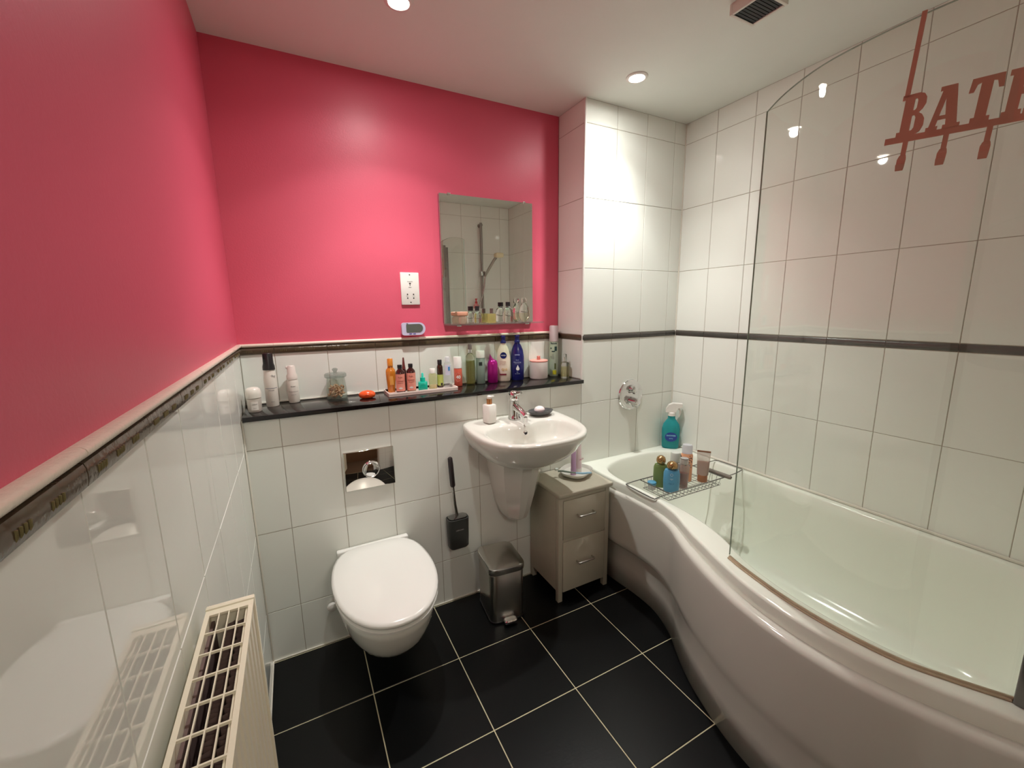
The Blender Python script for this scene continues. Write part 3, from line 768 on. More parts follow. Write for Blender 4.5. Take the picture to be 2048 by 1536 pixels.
# ------------------------------------------------------------------ glass screen
SP = smooth_curve([(1.418, -.951, 0), (1.399, -1.014, 0), (1.373, -1.149, 0), (1.367, -1.277, 0), (1.384, -1.402, 0), (1.424, -1.488, 0), (1.468, -1.566, 0)], 40)
ss = thing('bath_screen', 'curved clear glass shower screen standing on the bath rim', 'shower screen', (0, 0, 0))
def top_z(y):
    d = -.951-y
    return 1.948-.038*max(0, 1-d/.20)**2.2
b = MB(); rs = []
for i, q in enumerate(SP):
    t_ = (SP[min(i+1, 39)]-SP[max(i-1, 0)]).normalized(); n_ = Vector((t_.y, -t_.x, 0))*.003
    zt = top_z(q.y)
    rs.append([Vector((q.x+n_.x, q.y+n_.y, .567)), Vector((q.x+n_.x, q.y+n_.y, zt)), Vector((q.x-n_.x, q.y-n_.y, zt)), Vector((q.x-n_.x, q.y-n_.y, .567))])
b.rings(rs)
b.obj('glass_pane', SCREEN, ss, auto=30)
b = MB()
for i in (0,):
    q = SP[0]; b.box(q.x-.0026, q.x+.0026, q.y-.0002, q.y+.0012, .567, top_z(q.y))
b.obj('glass_edge', GLASSE, ss, smooth=False)
b = MB(); b.rings([[Vector((q.x+a_*.0024, q.y, top_z(q.y)+c_)) for a_, c_ in ((-1, .0001), (1, .0001), (1, .0011), (-1, .0011))] for q in SP]); b.obj('top_edge', GLASSE, ss, smooth=False)
b = MB(); b.tube([(q.x, q.y, .5595) for q in SP], .0045, 6); b.tube([(q.x+.006, q.y, .5575) for q in SP], .0028, 6); b.tube([(q.x-.0075, q.y, .5575) for q in SP], .0028, 6)
b.obj('bottom_seal', SEAL, ss)
b = MB(); b.box(1.455, 1.485, -1.592, -1.568, .556, 1.955, .003); b.obj('hinge_post', mat('post_metal', (120, 118, 116), .25, .9), ss)
b = MB()
A_, B_ = Vector((1.478, -1.5935)), Vector((1.530, -1.680)); d_ = (B_-A_).normalized(); n_ = Vector((d_.y, -d_.x))*.003
b.rings([[Vector((p.x+s*n_.x, p.y+s*n_.y, z)) for p, s in ((A_, 1), (B_, 1), (B_, -1), (A_, -1))] for z in (.567, 1.948)]); b.obj('fixed_pane', SCREEN, ss, smooth=False)
b = MB(); b.box(1.515, 1.545, -1.6985, -1.678, .556, 1.955, .002); b.obj('wall_channel', MATS['post_metal'], ss)

# BATH hook sign hung over the screen
sg = thing('bath_sign', 'rose-brown metal BATH sign with hooks hung over glass screen', 'sign', (1.3560, -1.262, 1.7155))
sg.rotation_euler = (0, 0, 0)
LET = {
 'B': (.74, [[(0, 0), (0, .12), (.09, .12), (.09, .88), (0, .88), (0, 1), (.47, 1), (.60, .96), (.68, .86), (.69, .72), (.62, .60), (.52, .53), (.64, .47), (.72, .36), (.73, .20), (.66, .07), (.52, 0)],
             [(.36, .60), (.36, .88), (.41, .88), (.45, .83), (.45, .65), (.41, .60)], [(.36, .12), (.36, .48), (.42, .48), (.47, .42), (.47, .18), (.42, .12)]]),
 'A': (.86, [[(0, 0), (0, .10), (.07, .10), (.27, .90), (.20, .90), (.20, 1), (.62, 1), (.80, .10), (.88, .10), (.88, 0), (.44, 0), (.44, .10), (.51, .10), (.49, .24), (.28, .24), (.25, .10), (.31, .10), (.31, 0)],
             [(.30, .33), (.46, .33), (.39, .72)]]),
 'T': (.82, [[(.18, 0), (.18, .12), (.27, .12), (.27, .88), (.18, .86), (.12, .70), (0, .70), (.03, 1), (.79, 1), (.82, .70), (.70, .70), (.64, .86), (.55, .88), (.55, .12), (.64, .12), (.64, 0)]]),
 'H': (.92, [[(0, 0), (0, .12), (.08, .12), (.08, .88), (0, .88), (0, 1), (.44, 1), (.44, .88), (.36, .88), (.36, .58), (.56, .58), (.56, .88), (.48, .88), (.48, 1), (.92, 1), (.92, .88), (.84, .88), (.84, .12), (.92, .12), (.92, 0),
              (.48, 0), (.48, .12), (.56, .12), (.56, .44), (.36, .44), (.36, .12), (.44, .12), (.44, 0)]])}
Ht = .078
chord = Vector((1.400-1.3585, -1.452+1.262, -.0115)).normalized()
zup = Vector((0, 0, 1)); zup = (zup-chord*zup.dot(chord)).normalized(); nrm = chord.cross(zup)      # nrm points away from the tub
def sgp(u, v, d): return chord*u+zup*v+nrm*d
def plate(name, polys, u0, v0, s, d0, d1):
    cu = bpy.data.curves.new(name, 'CURVE'); cu.dimensions = '2D'; cu.fill_mode = 'BOTH'; cu.extrude = 1
    for pl in polys:
        sp = cu.splines.new('POLY'); sp.points.add(len(pl)-1); sp.use_cyclic_u = True
        for k_, (a, c_) in enumerate(pl): sp.points[k_].co = (a, c_, 0, 1)
    t_ = bpy.data.objects.new('tmp', cu); col.objects.link(t_)
    bpy.context.view_layer.update(); dg = bpy.context.evaluated_depsgraph_get()
    me = bpy.data.meshes.new_from_object(t_.evaluated_get(dg)); bpy.data.objects.remove(t_)
    for v in me.vertices:
        d = d0 if v.co.z < 0 else d1; v.co = sgp(u0+v.co.x*s*.70, v0+v.co.y*s, d)
    me.materials.clear(); me.materials.append(COPPER)
    o_ = bpy.data.objects.new(name, me); col.objects.link(o_); o_.parent = sg
    return o_
u_ = .012
for ch in 'BATH':
    wd, pl = LET[ch]; plate('letter', pl, u_, .011, Ht, -.0015, .0015); u_ += wd*Ht*.70+.0045
b = MB()
def sbox(u0, u1, v0, v1, d0, d1):
    b.rings([[sgp(u, v, d) for u, d in ((u0, d0), (u1, d0), (u1, d1), (u0, d1))] for v in (v0, v1)])
sbox(-.004, u_+.012, 0, .012, -.0015, .0015); b.obj('base_bar', COPPER, sg, smooth=False)
b = MB(); sbox(.014, .022, .085, .238, -.0015, .0015); b.obj('hanging_strap', COPPER, sg, smooth=False)
for hu in (.030, .090, .148, .205):
    b = MB(); sbox(hu-.004, hu+.004, -.028, 0, -.0015, .0015)
    b.rings([[sgp(hu+s*(w_), v, d) for s, d in ((-1, d0), (1, d0), (1, d0+.003), (-1, d0+.003))] for w_, v, d0 in ((.005, -.026, -.001), (.007, -.034, .003), (.0065, -.050, .005), (.006, -.057, .008), (.006, -.046, .014))])
    b.obj('hook', COPPER, sg, smooth=False)

# ------------------------------------------------------------------ shower rail on the near wall (seen in the mirror)
t = thing('shower_rail', 'chrome shower riser rail with white hand shower, seen in the mirror', 'shower', (1.872, LN, 0))
SATIN = mat('satin_chrome', (150, 148, 142), .35, .6)
b = MB(); b.tube([(0, .045, 1.28), (0, .045, 2.19)], .0125, 16); b.obj('rail', SATIN, t)
for z in (1.30, 2.17):
    b = MB(); b.lathe([(.017, -.0008), (.017, -.045), (.014, -.058)], 16, rot=RX, c=(0, 0, z)); b.obj('rail_bracket', SATIN, t)
b = MB(); b.box(-.022, .022, .028, .080, 1.70, 1.745, .006); b.obj('slider', mat('grey_chrome', (190, 190, 186), .15, .9), t)
b = MB(); b.tube([(.012, .088, 1.70), (.03, .13, 1.755), (.06, .18, 1.83), (.075, .205, 1.86)], [.012, .013, .013, .014], 14); b.obj('handle', mat('grey_handle', (170, 166, 156), .3, .3), t)
b = MB(); b.box(.058, .135, .185, .255, 1.858, 1.900, .012, 3); b.obj('shower_head', mat('cream_shower_head', (236, 226, 188), .3), t)
hose = smooth_curve([(.011, .086, 1.697), (-.01, .09, 1.55), (-.10, .10, 1.30), (-.12, .09, 1.10), (-.06, .07, .95), (-.02, .06, 1.0), (-.02, .03, 1.12), (-.02, .0008, 1.15)], 48)
b = MB(); b.tube(hose, .0065, 8); b.obj('hose', mat('hose_metal', (185, 182, 176), .25, .7), t)
t = thing('soap_tray', 'white plastic soap tray clamped on the shower rail', 'tray', (1.80, LN+.0008, 1.375))
b = MB(); b.box(-.07, .048, 0, .10, 0, .006, .003); b.box(-.07, .048, .095, .10, .006, .02, .002); b.box(-.07, -.065, 0, .10, .006, .02, .002); b.obj('tray', WHPL, t)
t = thing('pump_bottle', 'pink pump bottle with red pump on soap tray, seen in mirror', 'bottle', (1.80, LN+.05, 1.382))
part_lathe('bottle_body', [(.022, 0), (.024, .003), (.024, .045), (.014, .058), (.010, .060)], mat('pink_bottle', (232, 150, 150), .3), t, 20)
b = MB(); b.lathe([(.012, .0605), (.013, .075), (.006, .080), (.006, .095), (.010, .097), (.010, .106)], 16); b.box(-.004, .004, -.002, .026, .098, .105, .001); b.obj('pump_head', mat('red_pump', (205, 60, 62), .35), t)

# ------------------------------------------------------------------ radiator
rd = thing('radiator', 'cream convector radiator with white top grille on the left tiled wall', 'radiator', (0, 0, 0))
RY0, RY1, RX0, RX1, RZ = -1.66, -.905, .014, .086, .868
b = MB(); b.box(RX0, RX0+.007, RY0, RY1-.0261, RZ-.004, RZ); b.box(RX1-.0075, RX1, RY0, RY1-.0261, RZ-.004, RZ); b.box(RX0, RX1, RY1-.026, RY1-.0117, RZ-.004, RZ)
xi0, xi1 = RX0+.007, RX1-.0075
for k in range(1, 4):
    xk = xi0+(xi1-xi0)*k/4; b.box(xk-.0009, xk+.0009, RY0, RY1-.026, RZ-.0045, RZ-.0005)
y = RY1-.0255-.0475
while y > RY0: b.box(xi0, xi1, y-.0012, y+.0012, RZ-.0045, RZ-.0004); y -= .0485
b.obj('top_grille', RADM, rd, smooth=False)
b = MB(); b.box(RX0-.001, RX1+.001, RY1-.0115, RY1, .29, RZ+.003, .002); b.obj('end_panel', RADM, rd)
for k in range(24):      # vertical flutes of the face
    pass
pts = [(RX1-.003, RY0)]
yy = RY0
while yy < RY1-.03:
    pts += [(RX1-.0005, yy+.004), (RX1-.0005, yy+.020), (RX1-.006, yy+.0245), (RX1-.006, yy+.0290)]; yy += .0333
pts += [(RX1-.003, RY1-.012)]
poly = pts+[(RX1-.012, RY1-.012), (RX1-.012, RY0)]
b = MB(); b.prism(poly, .27, RZ-.006); b.obj('front_panel', RADM, rd, smooth=False)
b = MB(); b.box(RX0, RX0+.006, RY0, RY1-.012, .27, RZ-.006); b.obj('back_panel', RADM, rd, smooth=False)
b = MB(); yy = RY0+.01
fx = lambda y_, ph: RX1-.014+.0045*math.sin((y_*2*PI/.0165)+ph)
nfin = int((RY1-.03-RY0)/.0165*6)
ring1 = [(fx(RY0+.005+i*.0165/6, 0), RY0+.005+i*.0165/6) for i in range(nfin)]
for (off, amp) in ((0, .006), (-.017, .006)):
    A1 = [Vector((RX1-.018+off+amp*math.tanh(3*math.sin(y_*2*PI/.0165))/1.0, y_, .30)) for x_, y_ in ring1]
    b.rings([A1, [Vector((v.x, v.y, RZ-.018)) for v in A1]], False, False, closed=False)
b.obj('convector_fins', RADF, rd, kind='stuff', auto=60)
b = MB(); b.box(RX0+.0065, RX0+.011, RY0, RY1-.014, .30, RZ-.02); b.obj('inner_plate', RADF, rd, smooth=False)
for y_ in (-1.05, -1.5):
    b = MB(); b.box(.0004, RX0-.0005, y_-.015, y_+.015, .4, .8, .001); b.obj('wall_bracket', RADM, rd)

# ------------------------------------------------------------------ toiletries on the black shelf
ZB = 1.0152
SH = 'toiletries on the black stone ledge'
def mk(name, label, cat, x, y, z=ZB, g=SH): return thing(name, label, cat, (x, y, z), face_cam(x, y), g)
INK = mat('grey_ink', (110, 108, 108), .5); NAVY = mat('navy_ink', (26, 34, 96), .4); WINK = mat('white_ink', (232, 232, 228), .4)
CREAMB = mat('white_bottle', (226, 220, 210), .3)

t = mk('cream_jar', 'short white jar with domed cap in the left corner of the ledge', 'jar', .042, .078)
part_lathe('jar_body', [(.022, 0), (.0235, .003), (.0245, .050), (.022, .053)], mat('grey_white_jar', (206, 198, 188), .3), t)
part_lathe('cap', [(.0262, .0535), (.0265, .070), (.024, .084), (.017, .091), (.005, .0935)], CREAMB, t, 28)
patch('label_print', -.012, .012, .008, .040, .0245, mat('pale_label', (228, 222, 214), .5), t)
text_obj('CREAM', .0055, .0001, INK, t, (0, -.0252, .030), R=.0252); text_obj('50 ml', .004, .0001, INK, t, (0, -.0252, .016), R=.0252)
t = mk('pump_bottle', 'tall white bottle with large black cap at the ledge left end', 'bottle', .099, .150)
part_lathe('bottle_body', [(.0215, 0), (.023, .003), (.023, .112), (.0205, .135), (.0195, .146)], CREAMB, t, 28)
b = MB(); b.lathe([(.0222, .1465), (.0215, .16), (.0185, .172), (.0175, .208), (.015, .212)], 28); b.box(-.0175, .004, -.007, .007, .196, .211, .003); b.obj('cap', BLKPL, t)
patch('label_line', -.024, .024, .0735, .0748, .0230, NAVY, t)
text_obj('Vichy', .015, .0001, INK, t, (.004, -.0215, .122), R=.0212)
text_obj('MOUSSE', .0055, .0001, INK, t, (0, -.0234, .0655), R=.0234); text_obj('150 ml', .0045, .0001, INK, t, (0, -.0234, .020), R=.0234)
t = mk('foam_bottle', 'small white foam pump bottle next to the black-capped bottle', 'bottle', .176, .185)
part_lathe('bottle_body', [(.0195, 0), (.021, .003), (.021, .088), (.0185, .096)], CREAMB, t, 28)
b = MB(); b.lathe([(.0205, .0965), (.0205, .112), (.016, .120), (.015, .148), (.011, .153)], 28); b.box(-.020, .002, -.006, .006, .140, .151, .003); b.obj('pump_head', mat('white_pump', (220, 208, 200), .3), t)
patch('label_line', -.02, .02, .046, .047, .0210, INK, t)
text_obj('FOAM', .0065, .0001, INK, t, (0, -.0214, .068), R=.0214); text_obj('gentle care', .004, .0001, INK, t, (0, -.0214, .034), R=.0214)

t = mk('glass_jar', 'clear glass jar with knobbed lid holding tan cotton buds', 'jar', .340, .168)
part_lathe('jar_wall', [(.041, 0), (.043, .004), (.041, .045), (.037, .080), (.036, .092), (.034, .092), (.035, .078), (.039, .045), (.040, .008), (.02, .006)], CLEAR, t, 36)
part_lathe('base_disc', [(.0405, .0005), (.0405, .006)], thin_glass('thick_glass', (.75, .78, .76), .02, haze=.05), t, 36)
b = MB(); b.lathe([(.041, .0925), (.044, .096), (.044, .106), (.040, .110), (.012, .1115), (.006, .115), (.010, .122), (.012, .128), (.006, .132)], 36); b.obj('lid', thin_glass('lid_glass', (.74, .78, .76), .03, haze=.06, hazecol=(.5, .52, .5)), t)
b = MB()
for k in range(95):
    a = random.uniform(0, 2*PI); r_ = .031*random.random()**.5; z_ = random.uniform(.012, .056)
    d = Vector((random.uniform(-1, 1), random.uniform(-1, 1), random.uniform(-.5, .9))).normalized()*.008
    c_ = Vector((r_*math.cos(a), r_*math.sin(a), z_)); b.tube([c_-d, c_, c_+d], [.0022, .0036, .0022], 6)
b.obj('cotton_buds', mat('tan_beads', (214, 176, 142), .45, var=.3, vscale=120), t, kind='stuff')

t = mk('soap_bar', 'glossy orange oval soap lying on the black ledge', 'soap', .455, .108)
part_lathe('bar', [(.020, 0), (.030, .004), (.0345, .012), (.034, .019), (.029, .026), (.018, .0315), (.004, .034)], mat('orange_soap', (238, 92, 40), .22, coat=.4), t, 32, sy=.75)
patch('stamp', -.008, .008, .010, .018, .0262, mat('dark_orange', (200, 66, 24), .35), t, n=6)

# white tray and its bottles
tr = thing('display_tray', 'shallow white rectangular tray on the ledge holding small bottles', 'tray', (.697, .128, ZB), 0)
b = MB(); TW, TD = .158, .058
b.box(-TW, TW, -TD, TD, 0, .0045, .001)
for (x0, x1, y0, y1) in ((-TW, TW, -TD, -TD+.004), (-TW, TW, TD-.004, TD), (-TW, -TW+.004, -TD+.004, TD-.004), (TW-.004, TW, -TD+.004, TD-.004)): b.box(x0, x1, y0, y1, .0045, .0165, .0012)
b.obj('tray_body', mat('glazed_white_tray', (232, 214, 206), .25), tr)
ZT = ZB+.0047
TG = 'small bottles standing in the white tray'
AMB = mat('amber_plastic', (212, 128, 40), .2, coat=.4); DBR = mat('dark_brown_glass', (58, 22, 20), .12, coat=.5)
DBR2 = mat('amber_glass', (52, 28, 12), .12, coat=.5); PKL = mat('salmon_label', (232, 150, 132), .5); GRL = mat('olive_liquid', (126, 122, 50), .3)
t = mk('oil_bottle', 'translucent amber hair-oil bottle at the left end of the tray', 'bottle', .570, .160, ZT, TG)
part_lathe('bottle_body', [(.014, 0), (.016, .003), (.0205, .06), (.0215, .09), (.020, .102), (.0125, .112), (.0115, .120)], AMB, t, 24, sy=.7)
part_lathe('cap', [(.0125, .1205), (.0125, .150), (.011, .153)], mat('amber_cap', (226, 142, 52), .2), t, 20)
patch('swirl_mark', -.006, .012, .035, .075, .0155, mat('amber_light', (236, 168, 84), .4), t)
t = mk('dropper_bottle', 'dark red dropper bottle with pointed nozzle behind the pink-labelled pair', 'bottle', .632, .168, ZT, TG)
part_lathe('bottle_body', [(.013, 0), (.0145, .003), (.0145, .085), (.008, .098), (.0065, .100)], DBR, t, 20)
part_lathe('nozzle', [(.0085, .1005), (.0065, .115), (.0035, .150), (.0025, .153)], mat('maroon_plastic', (104, 40, 36), .35), t, 16)
for (x, y, h, lab, ftc) in ((.601, .112, .128, 'pink-labelled dark bottle with black cap beside the amber oil bottle', DBR), (.648, .108, .130, 'pink-labelled dark bottle with black cap beside the teal bottle', GRL)):
    t = mk('body_oil_bottle', lab, 'bottle', x, y, ZT, 'pair of pink-labelled bottles in the tray')
    part_lathe('bottle_body', [(.0185, .010), (.0198, .012), (.0198, h-.040), (.0185, h-.030), (.0095, h-.020), (.009, h-.016)], DBR, t, 28)
    part_lathe('bottle_foot', [(.0185, 0), (.0198, .002), (.0198, .0105)], ftc, t, 28)
    part_lathe('cap', [(.0102, h-.0155), (.0102, h-.001), (.009, h)], BLKPL, t, 20)
    patch('label', -.028, .028, .012, h-.040, .0200, PKL, t, n=18)
    BRN = mat('brown_ink', (150, 70, 58), .5)
    text_obj('Fushi', .009, .0002, BRN, t, (0, -.0206, h-.055), R=.0206, bold=.0001)
    patch('label_rule', -.0145, .0145, h-.0715, h-.0700, .0207, BRN, t); text_obj('really good oil', .0045, .0002, BRN, t, (0, -.0206, h-.079), R=.0206)
    b = MB()
    for k in range(5):
        a = (k-2)*.5; c_ = Vector((.0055*math.sin(a), 0, .017+.0055*math.cos(a)))
        e = Vector((math.sin(a), 0, math.cos(a))); f_ = Vector((e.z, 0, -e.x))
        b.rings([[c_+e*.006, c_+f_*.0022, c_-e*.005, c_-f_*.0022][::1], [q_+Vector((0, -.0004, 0)) for q_ in (c_+e*.006, c_+f_*.0022, c_-e*.005, c_-f_*.0022)]])
    o = b.obj('flower_print', WINK, t, smooth=False); o.location = (0, -.0204, .004)
TEAL = mat('teal_glass', (0, 176, 150), .3, coat=.3); TEAL2 = mat('teal_cap', (0, 196, 170), .35)
t = mk('dropper_bottle', 'square teal dropper bottle in the middle of the tray', 'bottle', .705, .125, ZT, TG)
part_lathe('bottle_body', [(.0195, 0), (.021, .002), (.021, .038), (.019, .041), (.010, .043)], TEAL, t, 28, p=7)
part_lathe('collar', [(.0115, .0435), (.0115, .060)], TEAL2, t, 24)
part_lathe('dropper_bulb', [(.0055, .0605), (.0055, .076), (.004, .081), (.001, .082)], mat('teal_pale', (70, 220, 200), .4), t, 16)
text_obj('serum', .0065, .0002, mat('teal_ink', (0, 120, 104), .4), t, (0, -.0212, .030))
t = mk('perfume_bottle', 'clear square bottle of pale yellow liquid with white cap in tray', 'bottle', .760, .150, ZT, TG)
part_lathe('bottle_body', [(.0175, 0), (.0185, .002), (.0185, .066), (.016, .070), (.008, .072)], thin_glass('pale_yellow_glass', (.86, .87, .70), .02, haze=.3, hazecol=(.74, .74, .42)), t, 24, p=6, sy=.7)
part_lathe('cap', [(.0135, .0725), (.0135, .092), (.012, .094)], WHPL, t, 20)
part_lathe('floral_base', [(.0165, .002), (.0172, .003), (.0172, .016)], mat('peach_print', (220, 180, 160), .5, var=.3, vscale=100), t, 24, p=6, sy=.6)
t = mk('serum_bottle', 'small brown glass bottle with green label and black cap in tray', 'bottle', .800, .160, ZT, TG)
part_lathe('bottle_body', [(.0135, 0), (.0145, .002), (.0145, .098), (.0105, .108), (.009, .110)], DBR2, t, 24)
part_lathe('cap', [(.0105, .1105), (.0105, .130), (.009, .132)], BLKPL, t, 20)
patch('label', -.022, .022, .010, .062, .0146, mat('lime_label', (176, 186, 96), .5, var=.1), t, n=16)
patch('label_square', .002, .012, .011, .022, .0152, BLKPL, t, n=4)
t = mk('micellar_bottle', 'clear tapered bottle with blue label patch at the tray right end', 'bottle', .832, .140, ZT, TG)
part_lathe('bottle_body', [(.0185, 0), (.020, .003), (.020, .100), (.015, .118), (.0105, .122)], thin_glass('micellar_glass', (.9, .92, .92), .03, haze=.12, hazecol=(.85, .87, .88)), t, 28, sy=.75)
part_lathe('cap', [(.0118, .1225), (.0118, .143), (.0105, .146)], thin_glass('frosted_cap', (.85, .86, .88), .2, haze=.45, hazecol=(.9, .9, .92)), t, 20)
patch('label', -.012, .016, .060, .108, .0162, mat('lilac_label', (206, 206, 226), .5), t)
patch('label_patch', .002, .011, .082, .100, .0168, mat('sky_blue_print', (64, 140, 200), .4), t)

t = mk('body_mist', 'white-capped bottle of orange body mist marked 40, beside the tray', 'bottle', .896, .175)
part_lathe('bottle_body', [(.0185, 0), (.020, .003), (.020, .084), (.0185, .088)], mat('coral_body', (206, 92, 72), .3, coat=.3), t, 28)
part_lathe('cap', [(.0208, .0885), (.0208, .141), (.0195, .144)], WHPL, t, 28)
text_obj('40', .022, .0003, WINK, t, (.001, -.0206, .045), R=.0206, bold=.0005)
b = MB(); b.tube([(.0135*math.cos(a), 0, .045+.021*math.sin(a)) for a in [2*PI*i/28 for i in range(28)]], .0006, 4, closed=True)
for v in b.bm.verts: a = v.co.x/.0203; v.co = Vector((.0203*math.sin(a), -.0203*math.cos(a)+v.co.y, v.co.z))
b.obj('oval_print', mat('pale_coral', (232, 160, 140), .5), t)
t = mk('spray_bottle', 'tall clear mist bottle half full of yellow-green liquid', 'bottle', .968, .190)
part_lathe('bottle_body', [(.019, 0), (.0225, .004), (.0225, .125), (.021, .140), (.0145, .152), (.0085, .156)], CLEARB, t, 28)
part_lathe('liquid', [(.0185, .004), (.0210, .006), (.0210, .118)], thin_glass('yellow_green_liquid', (.74, .74, .42), .02, haze=.3, hazecol=(.55, .53, .2)), t, 28)
part_lathe('collar', [(.0095, .1565), (.0095, .174)], CHROME, t, 20)
part_lathe('spray_head', [(.0102, .1745), (.0095, .190), (.008, .199), (.005, .201)], mat('grey_plastic', (110, 98, 96), .4), t, 20)
t = mk('deodorant_bottle', 'grey-green cylinder bottle with white cap between mist and magenta bottles', 'bottle', 1.020, .182)
part_lathe('bottle_body', [(.021, 0), (.022, .002), (.022, .128), (.0205, .130)], mat('sage_grey', (116, 132, 120), .3, var=.06), t, 28)
part_lathe('cap', [(.0225, .1305), (.0225, .161), (.0205, .165)], WHPL, t, 28)
patch('label_square', -.008, .009, .092, .110, .0221, mat('dark_green_print', (34, 44, 40), .4), t)
t = mk('shampoo_bottle', 'metallic magenta bottle with slanted pointed top', 'bottle', 1.082, .172)
part_lathe('bottle_body', [(.024, 0), (.0265, .005), (.0265, .095), (.0225, .110), (.0195, .1135)], mat('magenta_metal', (166, 26, 126), .25, .5), t, 28)
b = MB(); rs = []
for k in range(7):
    f = k/6; rs.append([Vector((.0192*(1-f*.55)*math.cos(2*PI*i/24)-.004*f, .0192*(1-f*.2)*math.sin(2*PI*i/24), .114+f*.018+(.014*f)*(-math.cos(2*PI*i/24)))) for i in range(24)])
b.rings(rs); b.obj('cap', mat('magenta_cap', (150, 26, 110), .35), t)
def lotion(lab, x, y, rz, body, cap, seg=36):
    t = thing('lotion_bottle', lab, 'bottle', (x, y, ZB), rz, 'body lotion pump bottles on the black ledge')
    part_lathe('bottle_body', [(.030, 0), (.0335, .004), (.0355, .08), (.0350, .125), (.030, .158), (.021, .180), (.0140, .192), (.0125, .197)], body, t, seg, sy=.62)
    b = MB(); b.lathe([(.0145, .1975), (.0145, .206), (.0105, .210), (.0105, .224), (.013, .226), (.013, .236)], 24); b.box(-.006, .006, -.030, 0, .227, .236, .002)
    b.obj('pump_head', cap, t)
    return t
BL = mat('navy_lotion', (20, 26, 96), .25, coat=.3)
t = lotion('white lotion bottle with round blue badge and blue pump', 1.150, .182, face_cam(1.15, .182), mat('white_lotion', (230, 216, 196), .3), mat('blue_pump', (22, 30, 110), .35))
def flat_disc(name, r, cz, y0, m, parent, sy=1, cx=0):
    b = MB(); b.lathe([(r, 0), (r, .0012)], 28, rot=RX, c=(cx, y0, cz), sy=sy); return b.obj(name, m, parent)
flat_disc('badge', .0165, .135, -.0210, mat('badge_blue', (16, 26, 100), .35), t)
text_obj('NIVEA', .0085, .0003, WINK, t, (0, -.0226, .135), bold=.0002)
for z_, tx in ((.104, 'Q10 firming'), (.096, 'body lotion'), (.088, 'plus vitamin C')): text_obj(tx, .0062, .0002, mat('tan_ink', (170, 110, 96), .5), t, (-.003, -.0226, z_))
text_obj('Q10', .016, .0003, mat('gold_ink', (206, 160, 80), .4), t, (.004, -.0226, .062), bold=.0003)
b = MB(); b.box(-.021, .014, -.0230, -.0212, .033, .0405); b.obj('maroon_band', mat('maroon_print', (110, 24, 44), .4), t, smooth=False)
t = lotion('dark blue lotion bottle with white drop print and blue pump', 1.226, .172, face_cam(1.226, .172), BL, mat('blue_pump2', (24, 30, 108), .35))
PB = mat('pale_blue_ink', (170, 178, 214), .4)
text_obj('NIVEA', .0095, .0003, PB, t, (0, -.0226, .134), bold=.0002); text_obj('Rich', .009, .0002, PB, t, (0, -.0226, .107)); text_obj('Nourishing', .0085, .0002, PB, t, (0, -.0226, .096), bold=.0001); text_obj('body lotion', .006, .0002, PB, t, (0, -.0226, .0885))
b = MB(); dp = [(0, .020)]+[(.0088*math.cos(a), -.0005+.0088*math.sin(a)) for a in [.55-i*(PI+1.1)/16 for i in range(17)]]
b.prism(dp, 0, .0008, rot=RX); o = b.obj('drop_print', WINK, t, smooth=False); o.location = (.002, -.0218, .062)
text_obj('48h', .006, .0002, PB, t, (0, -.0226, .044)); text_obj('very dry skin', .005, .0002, PB, t, (0, -.0226, .036))

t = mk('ceramic_pot', 'white ceramic pot with pink knobbed lid on the ledge', 'pot', 1.352, .165)
part_lathe('pot_body', [(.046, 0), (.0485, .004), (.0485, .088), (.046, .0895)], mat('matt_white_ceramic', (226, 214, 208), .45), t, 40)
part_lathe('lid', [(.048, .090), (.0495, .0915), (.0495, .0965), (.046, .0985), (.008, .099)], mat('pink_lid', (232, 160, 148), .4), t, 40)
part_lathe('lid_knob', [(.0085, .0995), (.0095, .101), (.0095, .118), (.0075, .120)], mat('rose_knob', (206, 130, 118), .4), t, 20)
t = mk('dry_shampoo_can', 'tall pale spray can with leaf print and lilac cap at ledge end', 'spray can', 1.462, .185)
part_lathe('can_body', [(.023, 0), (.0245, .003), (.0245, .185), (.0225, .190)], mat('mint_print', (178, 192, 172), .3, var=.12, vscale=14), t, 32)
part_lathe('cap', [(.0246, .1905), (.0246, .270), (.0225, .2755), (.018, .277)], mat('lilac_grey_cap', (206, 190, 192), .35), t, 32)
text_obj('Batiste', .013, .0002, mat('dark_teal_ink', (24, 58, 66), .4), t, (0, -.0250, .181), R=.025, bold=.0003)
LEAF = mat('dark_teal_leaf', (28, 66, 66), .4); YEL = mat('yellow_print', (196, 190, 40), .4); OLV = mat('olive_print', (86, 96, 44), .4)
patch('leaf_print', .004, .018, .140, .164, .0246, LEAF, t, n=5); patch('leaf_print', -.012, .006, .134, .140, .0246, LEAF, t, n=5); patch('leaf_print', -.020, -.012, .150, .158, .0246, LEAF, t, n=3)
patch('citrus_print', -.006, .015, .010, .034, .0246, YEL, t, n=6); patch('leaf_print', .004, .012, .040, .072, .0246, OLV, t, n=4)
for z_, tx in ((.118, 'dry'), (.108, 'shampoo'), (.099, 'fresh')): text_obj(tx, .009, .0002, mat('slate_ink', (96, 104, 98), .5), t, (-.004, -.0250, z_), R=.025)
t = mk('perfume_bottle', 'clear cylinder perfume bottle with clear cap at ledge right end', 'bottle', 1.474, .094)
part_lathe('bottle_body', [(.021, 0), (.0225, .003), (.0225, .078), (.019, .084), (.008, .087)], CLEARB, t, 28)
part_lathe('liquid', [(.019, .008), (.0205, .010), (.0205, .060)], thin_glass('straw_liquid', (.88, .86, .66), .02, haze=.12, hazecol=(.7, .66, .4)), t, 28)
part_lathe('cap', [(.0095, .0875), (.0095, .125), (.008, .128)], CLEARB, t, 20)
part_lathe('spray_tube', [(.004, .0877), (.004, .112)], CHROME, t, 12)

